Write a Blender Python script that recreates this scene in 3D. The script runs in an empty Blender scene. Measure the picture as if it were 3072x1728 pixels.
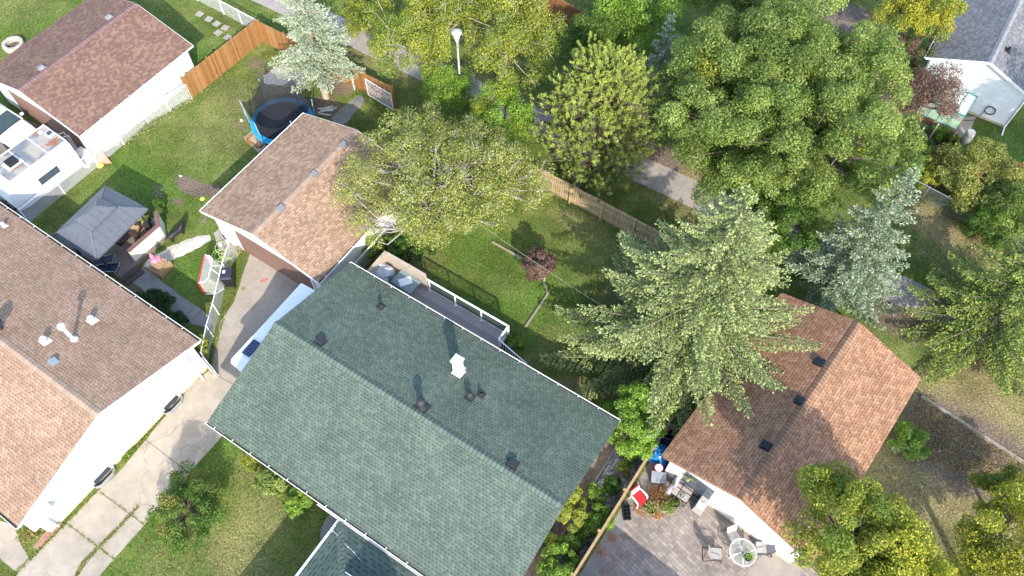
import bpy, bmesh, math, random
import numpy as np
from mathutils import Vector, Matrix
random.seed(7); rng = np.random.default_rng(7)
R = math.radians
sc = bpy.context.scene
COL = sc.collection
# ------------------------------------------------------------------ camera, sky, sun, exposure
FQ = 2409.; TH = R(31.); RO = R(.7); HC = 38.
_fw = Vector((0, math.sin(TH), -math.cos(TH))); _up = Vector((0, math.cos(TH), math.sin(TH))); _rt = Vector((1, 0, 0))
_r2 = _rt*math.cos(RO)+_up*math.sin(RO); _u2 = -_rt*math.sin(RO)+_up*math.cos(RO)
cam = bpy.data.cameras.new('camera'); co = bpy.data.objects.new('camera', cam); COL.objects.link(co)
M = Matrix((( _r2.x,_u2.x,-_fw.x,0),(_r2.y,_u2.y,-_fw.y,0),(_r2.z,_u2.z,-_fw.z,HC),(0,0,0,1)))
co.matrix_world = M
cam.sensor_width = 36; cam.lens = FQ/3072*36; cam.clip_end = 2000; sc.camera = co
SUNV = Vector((.36, -1.47, 1.0)).normalized()          # towards the sun
w = bpy.data.worlds.new('World'); sc.world = w; w.use_nodes = True
sky = w.node_tree.nodes.new('ShaderNodeTexSky'); sky.sky_type = 'NISHITA'; sky.sun_disc = False
sky.sun_elevation = math.asin(SUNV.z); sky.sun_rotation = math.atan2(SUNV.x, SUNV.y)
bg = w.node_tree.nodes['Background']; bg.inputs['Strength'].default_value = .15
w.node_tree.links.new(sky.outputs[0], bg.inputs['Color'])
sl = bpy.data.lights.new('sun', 'SUN'); sl.energy = 2.1; sl.angle = R(.6); sl.color = (1, .93, .82)
so = bpy.data.objects.new('sun', sl); COL.objects.link(so); so.location = (0, 0, 60)
so.rotation_euler = SUNV.to_track_quat('Z', 'Y').to_euler()
sc.view_settings.view_transform = 'Standard'; sc.view_settings.look = 'None'
sc.view_settings.exposure = 1.8; sc.view_settings.gamma = 1
sc.cycles.max_bounces = 6; sc.cycles.transparent_max_bounces = 16

def G(x, y, z=0.):
    """photo pixel (3072 wide) -> world point on the level z"""
    d = _fw + _r2*((x-1536)/FQ) + _u2*((864-y)/FQ)
    return Vector((0, 0, HC)) + d*((z-HC)/d.z)
def GP(x, y, z=0.): return G(x*1.19255, y*1.19255, z)
UA = R(-32.4)
U = Vector((math.cos(UA), math.sin(UA), 0)); V = Vector((-math.sin(UA), math.cos(UA), 0))
ZUP = Vector((0, 0, 1))
# ------------------------------------------------------------------ node helpers
class NB:
    def __init__(s, name):
        s.m = bpy.data.materials.new(name); s.m.use_nodes = True; s.t = s.m.node_tree; s.n = s.t.nodes
        s.b = s.n['Principled BSDF']; s.out = s.n['Material Output']
    def set(s, sock, v):
        if isinstance(v, bpy.types.NodeSocket): s.t.links.new(v, sock)
        else:
            if isinstance(v, (tuple, list)) and len(v) == 3 and sock.type == 'RGBA': v = (*v, 1)
            sock.default_value = v
    def node(s, ty, **kw):
        n = s.n.new(ty)
        for k, v in kw.items(): setattr(n, k, v)
        return n
    def ma(s, op, a, b=0., c=0.):
        n = s.node('ShaderNodeMath', operation=op)
        for i, v in enumerate((a, b, c)): s.set(n.inputs[i], v)
        return n.outputs[0]
    def mix(s, f, a, b, bt='MIX'):
        n = s.node('ShaderNodeMix', data_type='RGBA', blend_type=bt)
        s.set(n.inputs[0], f); s.set(n.inputs[6], a); s.set(n.inputs[7], b)
        return n.outputs[2]
    def noise(s, vec, scale, detail=4, rough=.6, dist=0):
        n = s.node('ShaderNodeTexNoise'); s.set(n.inputs['Vector'], vec)
        n.inputs['Scale'].default_value = scale; n.inputs['Detail'].default_value = detail
        n.inputs['Roughness'].default_value = rough; n.inputs['Distortion'].default_value = dist
        return n.outputs['Fac']
    def ramp(s, f, stops, interp='LINEAR'):
        n = s.node('ShaderNodeValToRGB'); cr = n.color_ramp; cr.interpolation = interp
        while len(cr.elements) < len(stops): cr.elements.new(.5)
        for e, (p, c) in zip(cr.elements, stops):
            e.position = p; e.color = (*c, 1) if isinstance(c, (tuple, list)) else (c, c, c, 1)
        s.set(n.inputs[0], f); return n.outputs[0]
    def co(s, which='Object'): return s.node('ShaderNodeTexCoord').outputs[which]
    def geo(s): return s.node('ShaderNodeNewGeometry').outputs['Position']
    def sep(s, v):
        n = s.node('ShaderNodeSeparateXYZ'); s.set(n.inputs[0], v); return n.outputs
    def comb(s, x, y, z=0.):
        n = s.node('ShaderNodeCombineXYZ'); s.set(n.inputs[0], x); s.set(n.inputs[1], y); s.set(n.inputs[2], z); return n.outputs[0]
    def wn(s, v, col=False):
        n = s.node('ShaderNodeTexWhiteNoise', noise_dimensions='3D'); s.set(n.inputs[0], v); return n.outputs[1 if col else 0]
    def attr(s, name): return s.node('ShaderNodeAttribute', attribute_name=name).outputs['Color']
    def bump(s, h, strength=.3, dist=.02):
        n = s.node('ShaderNodeBump'); n.inputs['Strength'].default_value = strength; n.inputs['Distance'].default_value = dist
        s.set(n.inputs['Height'], h); s.t.links.new(n.outputs[0], s.b.inputs['Normal'])
    def done(s, col, rough=.8, metal=0., spec=.3):
        s.set(s.b.inputs['Base Color'], col); s.set(s.b.inputs['Roughness'], rough); s.set(s.b.inputs['Metallic'], metal)
        s.b.inputs['Specular IOR Level'].default_value = spec
        return s.m
_mc = {}
def pm(name, col, rough=.75, metal=0., var=.18, scale=3., spec=.3, fine=40.):
    """plain painted / raw surface with blotches, grain and a little dirt"""
    if name in _mc: return _mc[name]
    nb = NB(name); p = nb.co()
    a = nb.noise(p, scale, 5, .65); b = nb.noise(p, fine, 3, .7)
    k = nb.ma('ADD', nb.ma('MULTIPLY', a, .65), nb.ma('MULTIPLY', b, .35))
    lo = tuple(c*(1-var*1.6) for c in col); hi = tuple(min(1, c*(1+var)) for c in col)
    c = nb.ramp(k, [(.3, lo), (.7, hi)])
    nb.bump(b, .15, .004)
    _mc[name] = nb.done(c, rough, metal, spec); return _mc[name]
def shingle(name, cols, tint=(1, 1, 1), w_=.19, h_=.143, dark=.42, moss=None):
    nb = NB(name); o = nb.sep(nb.co('UV')); u, v = o[0], o[1]
    vr = nb.ma('DIVIDE', v, h_); row = nb.ma('FLOOR', vr); fv = nb.ma('FRACT', vr)
    uo = nb.ma('ADD', nb.ma('DIVIDE', u, w_), nb.ma('ADD', nb.ma('MULTIPLY', row, .47), nb.ma('MULTIPLY', nb.wn(nb.comb(row, 3.3, 0)), .35)))
    tab = nb.ma('FLOOR', uo); fu = nb.ma('FRACT', uo)
    r1 = nb.wn(nb.comb(tab, row, 1.5)); r2 = nb.wn(nb.comb(tab, row, 7.5))
    n = len(cols); c = nb.ramp(r1, [(i/n, cc) for i, cc in enumerate(cols)], 'CONSTANT')
    edge = nb.ma('MULTIPLY', nb.ma('LESS_THAN', fv, .36), nb.ma('ADD', nb.ma('MULTIPLY', nb.ma('LESS_THAN', fu, nb.ma('ADD', .2, nb.ma('MULTIPLY', r2, .55))), .85), .15))
    side = nb.ma('MULTIPLY', nb.ma('LESS_THAN', fu, .07), .35)
    k = nb.ma('SUBTRACT', 1., nb.ma('MULTIPLY', nb.ma('MAXIMUM', edge, side), dark))
    big = nb.ramp(nb.noise(nb.co('UV'), .5, 6, .68), [(.3, .8), (.7, 1.14)])
    gr = nb.ramp(nb.noise(nb.co('UV'), 60, 3, .8), [(.25, .8), (.75, 1.2)])
    c = nb.mix(1, nb.mix(1, c, big, 'MULTIPLY'), gr, 'MULTIPLY')
    c = nb.mix(1, c, nb.comb(k, k, k), 'MULTIPLY')
    if moss: c = nb.mix(nb.ramp(nb.noise(nb.co('UV'), .8, 6, .7), [(.5, 0.), (.68, .5)]), c, moss)
    nb.bump(nb.ma('SUBTRACT', nb.ma('MULTIPLY', r2, .5), nb.ma('MULTIPLY', edge, .8)), .5, .012)
    return nb.done(c, .93, 0, .15)
def capmat(name, col, dark=.45):
    nb = NB(name); x = nb.sep(nb.co())[0]; a = nb.ma('DIVIDE', x, .2); f = nb.ma('FRACT', a); r = nb.wn(nb.comb(nb.ma('FLOOR', a), 1., 0))
    k = nb.ma('MULTIPLY', nb.ma('SUBTRACT', 1., nb.ma('MULTIPLY', nb.ma('LESS_THAN', f, .22), dark)), nb.ma('ADD', .88, nb.ma('MULTIPLY', r, .24)))
    c = nb.mix(1, nb.mix(1, col, nb.comb(k, k, k), 'MULTIPLY'), nb.ramp(nb.noise(nb.co(), 40, 3, .8), [(.3, .85), (.7, 1.15)]), 'MULTIPLY'); return nb.done(c, .93, 0, .15)
def siding(name, col, h_=.2, dark=.35):
    nb = NB(name); o = nb.sep(nb.co('UV'))
    f = nb.ma('FRACT', nb.ma('DIVIDE', o[1], h_))
    k = nb.ma('SUBTRACT', 1., nb.ma('MULTIPLY', nb.ma('LESS_THAN', f, .1), dark))
    d = nb.ramp(nb.noise(nb.co(), 1.3, 5, .7), [(.3, .9), (.7, 1.03)])
    c = nb.mix(1, nb.mix(1, col, nb.comb(k, k, k), 'MULTIPLY'), d, 'MULTIPLY')
    nb.bump(f, .5, .015); return nb.done(c, .6, 0, .4)
def planks(name, cols, w_=.14, dark=.6, axis=0, groove=.1, rough=.8):
    nb = NB(name); o = nb.sep(nb.co('UV')); a = nb.ma('DIVIDE', o[axis], w_)
    r = nb.wn(nb.comb(nb.ma('FLOOR', a), 2.2, 0)); f = nb.ma('FRACT', a)
    st = nb.comb(nb.ma('MULTIPLY', o[axis], 14.), nb.ma('MULTIPLY', o[1-axis], 1.2), 0)
    g = nb.noise(st, 2.2, 5, .65)
    n = len(cols); c = nb.ramp(r, [(i/(n-1), cc) for i, cc in enumerate(cols)])
    c = nb.mix(1, c, nb.ramp(g, [(.3, .72), (.7, 1.15)]), 'MULTIPLY')
    k = nb.ma('SUBTRACT', 1., nb.ma('MULTIPLY', nb.ma('LESS_THAN', f, groove), dark))
    c = nb.mix(1, c, nb.comb(k, k, k), 'MULTIPLY')
    nb.bump(nb.ma('ADD', nb.ma('GREATER_THAN', f, groove), nb.ma('MULTIPLY', g, .2)), .6, .012)
    return nb.done(c, rough, 0, .25)
def concrete(name, col, stain=.25, crack=True):
    nb = NB(name); p = nb.geo()
    a = nb.noise(p, .5, 6, .65); b = nb.noise(p, 35, 4, .8); c2 = nb.noise(p, 2.5, 5, .6)
    c = nb.ramp(a, [(.3, tuple(x*(1-stain) for x in col)), (.68, tuple(x*1.06 for x in col))])
    c = nb.mix(.5, c, nb.mix(1, c, nb.ramp(c2, [(.35, .8), (.65, 1.1)]), 'MULTIPLY'))
    c = nb.mix(1, c, nb.ramp(b, [(.25, .8), (.75, 1.16)]), 'MULTIPLY')
    if crack:
        vo = nb.node('ShaderNodeTexVoronoi', feature='DISTANCE_TO_EDGE'); vo.inputs['Scale'].default_value = .34
        nv = nb.node('ShaderNodeTexNoise'); nv.inputs['Scale'].default_value = 1.3; nb.set(nv.inputs['Vector'], p)
        ad = nb.node('ShaderNodeVectorMath', operation='MULTIPLY_ADD'); nb.set(ad.inputs[0], nv.outputs['Color'])
        ad.inputs[1].default_value = (1.4, 1.4, 0); nb.set(ad.inputs[2], p); nb.set(vo.inputs['Vector'], ad.outputs[0])
        k = nb.ma('MULTIPLY', nb.ma('LESS_THAN', vo.outputs['Distance'], .007), nb.ma('GREATER_THAN', nb.noise(p, .25, 2), .5))
        c = nb.mix(nb.ma('MULTIPLY', k, .32), c, (.12, .1, .07))
    nb.bump(b, .2, .006); return nb.done(c, .9, 0, .2)
def pavers(name, cols, w_=.3, h_=.15, mortar=(.1, .09, .08), rot=0.):
    nb = NB(name); mp = nb.node('ShaderNodeMapping'); nb.set(mp.inputs[0], nb.geo()); mp.inputs['Rotation'].default_value = (0, 0, rot)
    o = nb.sep(mp.outputs[0]); vr = nb.ma('DIVIDE', o[1], h_); row = nb.ma('FLOOR', vr)
    uo = nb.ma('ADD', nb.ma('DIVIDE', o[0], w_), nb.ma('MULTIPLY', nb.wn(nb.comb(row, 1.1, 0)), 3.)); tab = nb.ma('FLOOR', uo)
    r = nb.wn(nb.comb(tab, row, 2.)); fu = nb.ma('FRACT', uo); fv = nb.ma('FRACT', vr)
    mo = nb.ma('MAXIMUM', nb.ma('LESS_THAN', fu, .07), nb.ma('LESS_THAN', fv, .13))
    n = len(cols); c = nb.ramp(r, [(i/(n-1), cc) for i, cc in enumerate(cols)])
    c = nb.mix(1, c, nb.ramp(nb.noise(nb.geo(), .7, 6, .7), [(.3, .65), (.7, 1.25)]), 'MULTIPLY')
    c = nb.mix(1, c, nb.ramp(nb.noise(nb.geo(), 30, 3, .8), [(.3, .8), (.7, 1.2)]), 'MULTIPLY')
    c = nb.mix(nb.ma('MULTIPLY', mo, .7), c, mortar); nb.bump(nb.ma('SUBTRACT', 1., mo), .5, .01)
    return nb.done(c, .85, 0, .25)
def glass(name, col=(.75, .9, .85), alpha=.35, rough=.12):
    nb = NB(name); nb.set(nb.b.inputs['Base Color'], col); nb.b.inputs['Roughness'].default_value = rough
    nb.b.inputs['Alpha'].default_value = alpha; return nb.m
def mesh_wire(name, col, cell=.05, th=.22, metal=0.):
    """see-through woven wire or net: the weave is the alpha"""
    nb = NB(name); o = nb.sep(nb.co('UV'))
    a = nb.ma('FRACT', nb.ma('DIVIDE', nb.ma('ADD', o[0], o[1]), cell)); b = nb.ma('FRACT', nb.ma('DIVIDE', nb.ma('SUBTRACT', o[0], o[1]), cell))
    k = nb.ma('MAXIMUM', nb.ma('LESS_THAN', a, th), nb.ma('LESS_THAN', b, th))
    nb.set(nb.b.inputs['Alpha'], k); return nb.done(col, .5, metal, .4)
# ------------------------------------------------------------------ mesh helpers
class MB:
    def __init__(s): s.v = []; s.f = []
    def add(s, vs, fs):
        o = len(s.v); s.v += [tuple(p) for p in vs]; s.f += [tuple(i+o for i in f) for f in fs]; return s
    def box(s, c, d, rz=0., m=None):
        x, y, z = d[0]/2, d[1]/2, d[2]/2
        vs = [Vector((sx*x, sy*y, sz*z)) for sz in (-1, 1) for sy in (-1, 1) for sx in (-1, 1)]
        mt = m if m is not None else Matrix.Rotation(rz, 3, 'Z')
        vs = [mt @ p + Vector(c) for p in vs]
        return s.add(vs, [(0, 2, 3, 1), (4, 5, 7, 6), (0, 1, 5, 4), (2, 6, 7, 3), (0, 4, 6, 2), (1, 3, 7, 5)])
    def bar(s, p, q, w_, h_, up=ZUP):
        """rectangular bar from p to q"""
        p, q = Vector(p), Vector(q); d = q-p; l = d.length
        if l < 1e-6: return s
        d.normalize(); a = d.cross(up)
        if a.length < 1e-4: a = d.cross(Vector((1, 0, 0)))
        a.normalize(); b = a.cross(d)
        m = Matrix((a, d, b)).transposed()
        return s.box((p+q)/2, (w_, l, h_), m=m)
    def tube(s, p, q, r, n=8, r2=None, cap=True):
        return s.path([p, q], [r, r if r2 is None else r2], n, cap)
    def path(s, pts, r, n=8, cap=True, closed=False):
        pts = [Vector(p) for p in pts]; k = len(pts)
        if not isinstance(r, (list, tuple)): r = [r]*k
        vs = []; a = None
        for i, p in enumerate(pts):
            if closed: d = pts[(i+1) % k]-pts[i-1]
            else: d = pts[min(i+1, k-1)]-pts[max(i-1, 0)]
            d.normalize()
            if a is None:
                a = d.cross(ZUP)
                if a.length < .05: a = d.cross(Vector((1, 0, 0)))
            a = (a-d*a.dot(d)).normalized(); b = d.cross(a)
            vs += [p+(a*math.cos(t)+b*math.sin(t))*r[i] for t in [2*math.pi*j/n for j in range(n)]]
        fs = []
        for i in range(k if closed else k-1):
            i2 = (i+1) % k
            fs += [(i*n+j, i*n+(j+1) % n, i2*n+(j+1) % n, i2*n+j) for j in range(n)]
        if cap and not closed: fs += [tuple(range(n))[::-1], tuple((k-1)*n+j for j in range(n))]
        return s.add(vs, fs)
    def lathe(s, prof, c=(0, 0, 0), n=24, cap=True):
        c = Vector(c); vs = []
        for (r, z) in prof: vs += [c+Vector((r*math.cos(2*math.pi*j/n), r*math.sin(2*math.pi*j/n), z)) for j in range(n)]
        k = len(prof); fs = [(i*n+j, i*n+(j+1) % n, (i+1)*n+(j+1) % n, (i+1)*n+j) for i in range(k-1) for j in range(n)]
        if cap: fs += [tuple(range(n))[::-1], tuple((k-1)*n+j for j in range(n))]
        return s.add(vs, fs)
    def prism(s, poly, z0, z1):
        n = len(poly); vs = [(p[0], p[1], z0) for p in poly]+[(p[0], p[1], z1) for p in poly]
        area = sum(poly[i][0]*poly[(i+1) % n][1]-poly[(i+1) % n][0]*poly[i][1] for i in range(n))
        top = tuple(range(n, 2*n)); bot = tuple(range(n))[::-1]; sd = [(i, (i+1) % n, (i+1) % n+n, i+n) for i in range(n)]
        if area < 0: top = top[::-1]; bot = bot[::-1]; sd = [f[::-1] for f in sd]
        return s.add(vs, [top, bot]+sd)
    def quad(s, a, b, c, d): return s.add([a, b, c, d], [(0, 1, 2, 3)])
    def slab(s, pts, t):
        """planar polygon thickened downwards along z by t"""
        n = len(pts); vs = [Vector(p) for p in pts]+[Vector(p)-Vector((0, 0, t)) for p in pts]
        return s.add(vs, [tuple(range(n)), tuple(range(n, 2*n))[::-1]]+[(i, i+n, (i+1) % n+n, (i+1) % n) for i in range(n)])
    def blob(s, c, rad, seg=10, rings=7, jit=.1, seed=1):
        rr = random.Random(seed); c = Vector(c); vs = []; 
        for i in range(rings+1):
            t = math.pi*i/rings
            for j in range(seg):
                a = 2*math.pi*j/seg; k = 1+rr.uniform(-jit, jit) if 0 < i < rings else 1
                vs.append(c+Vector((rad[0]*math.sin(t)*math.cos(a)*k, rad[1]*math.sin(t)*math.sin(a)*k, rad[2]*math.cos(t)*k)))
        return s.add(vs, [(i*seg+j, (i+1)*seg+j, (i+1)*seg+(j+1) % seg, i*seg+(j+1) % seg) for i in range(rings) for j in range(seg)])
    def build(s, name, mat, parent=None, loc=None, rz=0., smooth=False, bevel=0., uv=True):
        me = bpy.data.meshes.new(name); me.from_pydata(s.v, [], s.f); me.update()
        if uv:
            ul = me.uv_layers.new(name='UVMap'); dat = np.zeros(len(me.loops)*2)
            for p in me.polygons:
                n = p.normal
                if abs(n.z) > .999: t1 = Vector((1, 0, 0)); t2 = Vector((0, 1, 0))
                else:
                    t1 = ZUP.cross(n).normalized(); t2 = n.cross(t1)
                for li in p.loop_indices:
                    c = me.vertices[me.loops[li].vertex_index].co; dat[2*li] = c.dot(t1); dat[2*li+1] = c.dot(t2)
            ul.data.foreach_set('uv', dat)
        if smooth: me.polygons.foreach_set('use_smooth', [True]*len(me.polygons))
        me.materials.append(mat); o = bpy.data.objects.new(name, me); COL.objects.link(o)
        if parent is not None: o.parent = parent
        if loc is not None: o.location = loc; o.rotation_euler = (0, 0, rz)
        if bevel:
            b = o.modifiers.new('bevel', 'BEVEL'); b.width = bevel; b.segments = 2; b.limit_method = 'ANGLE'
        return o
def tag(o, label=None, cat=None, group=None, kind=None):
    if label: o['label'] = label
    if cat: o['category'] = cat
    if group: o['group'] = group
    if kind: o['kind'] = kind
    return o
def thing(name, label, cat, loc=(0, 0, 0), rz=0., group=None):
    o = bpy.data.objects.new(name, None); COL.objects.link(o); o.empty_display_size = .2
    o.location = loc; o.rotation_euler = (0, 0, rz); return tag(o, label, cat, group)
def copy_tree(o, parent=None):
    c = o.copy(); COL.objects.link(c)
    if parent is not None: c.parent = parent
    for ch in [x for x in bpy.data.objects if x.parent == o]: copy_tree(ch, c)
    return c
def frame(loc, rz):
    """world -> local of a thing"""
    c, s_ = math.cos(-rz), math.sin(-rz); l = Vector(loc)
    return lambda p: Vector(((p[0]-l.x)*c-(p[1]-l.y)*s_, (p[0]-l.x)*s_+(p[1]-l.y)*c, p[2]-l.z))
def jag(pts, step=.35, amp=.05, seed=1, skip=()):
    """polygon with its edges broken into small uneven steps"""
    rr = random.Random(seed); out = []; n = len(pts)
    for i in range(n):
        a, b = Vector(pts[i][:2]), Vector(pts[(i+1) % n][:2]); k = max(1, int((b-a).length/step)); out.append(a)
        if i in skip: continue
        nrm = Vector((-(b-a).y, (b-a).x)).normalized()
        for j in range(1, k): out.append(a.lerp(b, j/k)+nrm*rr.uniform(-amp, amp))
    return out
def sheet(name, poly, z, mat, kind='structure', label=None, cat=None):
    me = bpy.data.meshes.new(name); bm = bmesh.new()
    vs = [bm.verts.new((p[0], p[1], z)) for p in poly]; f = bm.faces.new(vs); f.normal_update()
    if f.normal.z < 0: f.normal_flip()
    bmesh.ops.triangulate(bm, faces=bm.faces[:]); bm.to_mesh(me); bm.free()
    me.materials.append(mat); o = bpy.data.objects.new(name, me); COL.objects.link(o)
    return tag(o, label, cat, None, kind)
def slabpoly(name, poly, z0, z1, mat, **kw):
    o = MB().prism([tuple(p[:2]) for p in poly], z0, z1).build(name, mat); return tag(o, **kw)
def QP(*pts, z=0.): return [G(x, y, z) for x, y in pts]
# ------------------------------------------------------------------ shared materials
white = pm('white paint', (.8, .8, .78), .5, 0, .04)
white_metal = pm('white coated metal', (.78, .8, .82), .35, 0, .04)
grey_metal = pm('galvanised metal', (.45, .47, .48), .4, .6, .12)
black_pl = pm('black plastic', (.018, .018, .02), .45, 0, .2)
dark_metal = pm('dark metal', (.05, .05, .055), .45, .3, .2)
bark = pm('bark', (.17, .135, .1), .95, 0, .35, 6)
bark_pale = pm('pale bark', (.42, .36, .28), .95, 0, .3, 6)
raw_wood = pm('raw timber', (.36, .25, .14), .8, 0, .2, 5)
old_wood = pm('weathered timber', (.3, .26, .2), .9, 0, .25, 5)
sh_green = shingle('green shingles', [(.089, .12, .093), (.1, .132, .103), (.112, .145, .113), (.094, .126, .098), (.123, .157, .122)], dark=.5)
sh_brown = shingle('pinkish brown shingles', [(.17, .1, .075), (.2, .122, .09), (.23, .145, .105), (.16, .092, .075)], dark=.25)
sh_tan = shingle('tan shingles', [(.29, .19, .125), (.33, .22, .148), (.37, .25, .17), (.26, .167, .11)], dark=.36)
sh_tan2 = shingle('dusty tan shingles', [(.31, .2, .135), (.335, .222, .152), (.36, .243, .168), (.29, .187, .125)], dark=.42)
sh_red = shingle('red brown shingles', [(.27, .145, .086), (.3, .165, .099), (.33, .187, .112), (.25, .133, .08), (.355, .21, .127)], dark=.5)
sh_grey = shingle('grey shingles', [(.16, .16, .165), (.185, .185, .19), (.21, .21, .215), (.145, .145, .15)], dark=.4)
side_white = siding('white siding', (.82, .82, .8), .2, .12)
side_blue = siding('pale siding', (.74, .8, .84), .15, .2)
side_cream = siding('cream siding', (.78, .74, .62), .11, .2)
conc_drive = concrete('driveway concrete', (.38, .33, .265), .22)
conc_path = concrete('path concrete', (.34, .3, .26), .15, False)
conc_walk = concrete('old walk concrete', (.27, .26, .235), .3, False)
# ================================================================== SETTING: ground
def grass_mat():
    nb = NB('lawn'); p = nb.geo(); at = nb.sep(nb.attr('zone')); dry, dirt, lush = at[0], at[1], at[2]
    n1 = nb.noise(p, .9, 6, .7); n2 = nb.noise(p, 6, 5, .75); n3 = nb.noise(p, 10, 5, .85); n4 = nb.noise(p, .35, 4, .6)
    c = nb.ramp(n2, [(.25, (.055, .09, .016)), (.5, (.1, .145, .03)), (.75, (.17, .2, .055))])
    c = nb.mix(nb.ramp(n1, [(.42, 0.), (.62, .75)]), c, (.2, .21, .065))
    c = nb.mix(nb.ma('MULTIPLY', lush, .75), c, nb.ramp(n2, [(.3, (.045, .11, .018)), (.7, (.11, .2, .03))]))
    dk = nb.ma('ADD', dry, nb.ma('MULTIPLY', nb.ma('SUBTRACT', n2, .5), 1.6))
    dryc = nb.ramp(n3, [(.25, (.15, .125, .055)), (.5, (.25, .205, .1)), (.75, (.37, .31, .17))])
    c = nb.mix(nb.ramp(nb.ma('MULTIPLY', dk, dry), [(.1, 0.), (.75, .95)]), c, dryc)
    ek = nb.ma('ADD', dirt, nb.ma('MULTIPLY', nb.ma('SUBTRACT', n2, .5), 1.8))
    c = nb.mix(nb.ramp(nb.ma('MULTIPLY', ek, nb.ma('GREATER_THAN', dirt, .02)), [(.35, 0.), (.6, 1.)]), c,
               nb.ramp(n3, [(.3, (.1, .07, .05)), (.7, (.26, .2, .15))]))
    c = nb.mix(1, c, nb.ramp(n3, [(.3, .35), (.5, .95), (.7, 1.75)]), 'MULTIPLY')
    c = nb.mix(1, c, nb.ramp(n4, [(.35, .72), (.65, 1.18)]), 'MULTIPLY')
    nb.bump(nb.ma('ADD', n3, nb.ma('MULTIPLY', n2, .6)), .9, .05)
    return nb.done(c, .95, 0, .1)
xs = np.concatenate([[-600, -300, -150, -90, -60, -50], np.arange(-44, 44.01, .22), [50, 60, 90, 150, 300, 600]])
ys = np.concatenate([[-600, -300, -100, -40, -15, -5], np.arange(0, 56.01, .22), [60, 75, 100, 200, 400, 800]])
gx, gy = np.meshgrid(xs, ys); nx, ny = len(xs), len(ys)
zone = np.zeros((ny, nx, 3))
def paint(ch, x, y, rx, ry=None, val=1., ang=-32.4, soft=.5):
    c = G(x, y); ry = ry or rx; a = R(ang); dx = gx-c.x; dy = gy-c.y
    e = np.hypot((dx*math.cos(a)+dy*math.sin(a))/rx, (-dx*math.sin(a)+dy*math.cos(a))/ry)
    k = np.clip((1+soft-e)/(2*soft), 0, 1); zone[..., ch] = np.maximum(zone[..., ch], k*val)
DRY, DIRT, LUSH = 0, 1, 2
for a in [(DRY, 655, 400, 3.2, 3, .5), (DRY, 700, 290, 2.5, 2, .55), (DRY, 560, 480, 2, 1.5, .4), (DRY, 60, 20, 3, 2, .45), (DRY, 20, 190, 2.5, 1.5, .5),
          (DRY, 1150, 190, 4, 1.2, .75), (DRY, 1450, 250, 5, 1.2, .7), (DRY, 1750, 420, 5, 1.2, .7), (DRY, 2040, 490, 3.5, .8, .95), (DRY, 2060, 630, 3.5, 1., .7), (DRY, 2250, 700, 4, 1.2, .65),
          (DRY, 2830, 690, 3.2, 1.2, 1.), (DRY, 2780, 640, 1.4, 1., 1.), (DRY, 2900, 740, 3., 1.2, .95), (DRY, 2720, 760, 2, 2, .45), (DRY, 2850, 800, 3, 1.5, .6),
          (DRY, 2930, 1250, 4., 2.4, 1.), (DRY, 3060, 1380, 3, 1.8, 1.), (DRY, 3000, 1120, 4, 1.8, 1.), (DRY, 2820, 1090, 1.5, 1., .5), (DRY, 2790, 1470, 4., 2., 1.), (DRY, 2700, 1400, 2.5, 1.5, .95), (DRY, 2900, 1600, 5, 2.5, .8), (DRY, 2950, 1480, 4, 1.5, 1.),
          (DRY, 780, 1560, 1.8, 2.6, .6), (DRY, 720, 1690, 3, 1.5, .65), (DRY, 650, 1450, 1.6, 2.4, .35), (DRY, 500, 1690, 2, 2, .5), (DRY, 760, 1400, 1.2, 1.2, .6),
          (DRY, 1750, 680, 3.2, 1.2, .55), (DRY, 1880, 760, 2.5, 1., .5), (DRY, 1500, 860, 1.8, 1, .4), (DRY, 1640, 1050, 1.2, 3, .5), (DRY, 1720, 1170, 1.2, 1, .8), (DRY, 1300, 770, 1, .7, .5),
          (DRY, 3050, 560, 2, 1, .3)]: paint(*a)
for a in [(DIRT, 575, 560, 1.3, .55, .9), (DIRT, 640, 570, .7, .5, .8), (DIRT, 535, 605, .45, .25, .8), (DIRT, 475, 565, .35, .25, .7), (DIRT, 480, 590, .5, .2, .7), (DIRT, 610, 660, .25, .45, .6),
          (DIRT, 720, 380, .5, .4, .55), (DIRT, 840, 240, 2.2, 1., .62), (DIRT, 1010, 250, 1.3, 1., .9), (DIRT, 980, 320, 1.2, .8, .85), (DIRT, 770, 190, .9, .6, .6),
          (DIRT, 1700, 640, .6, .3, .5), (DIRT, 1990, 480, 1.6, 1.3, .7), (DIRT, 2000, 900, 4, 3, .6), (DIRT, 2560, 70, 3, 2, .85), (DIRT, 2700, 330, 3, 3, .7), (DIRT, 2790, 480, 2, 3, .7),
          (DIRT, 2900, 1310, 4., 1.7, .75), (DIRT, 2850, 1390, 3.5, 1.5, .7), (DIRT, 1750, 1500, 1.2, 6, .8), (DIRT, 1100, 720, 2, 1, .6), (DIRT, 1250, 800, 2, .7, .45), (DIRT, 400, 900, 2.2, .9, .75),
          (DIRT, 2960, 670, 2.4, .4, .6), (DIRT, 2700, 940, 3, 2, .6), (DIRT, 1900, 330, 3, 1.5, .45), (DIRT, 1500, 160, 4, 1, .4)]: paint(*a)
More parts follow.
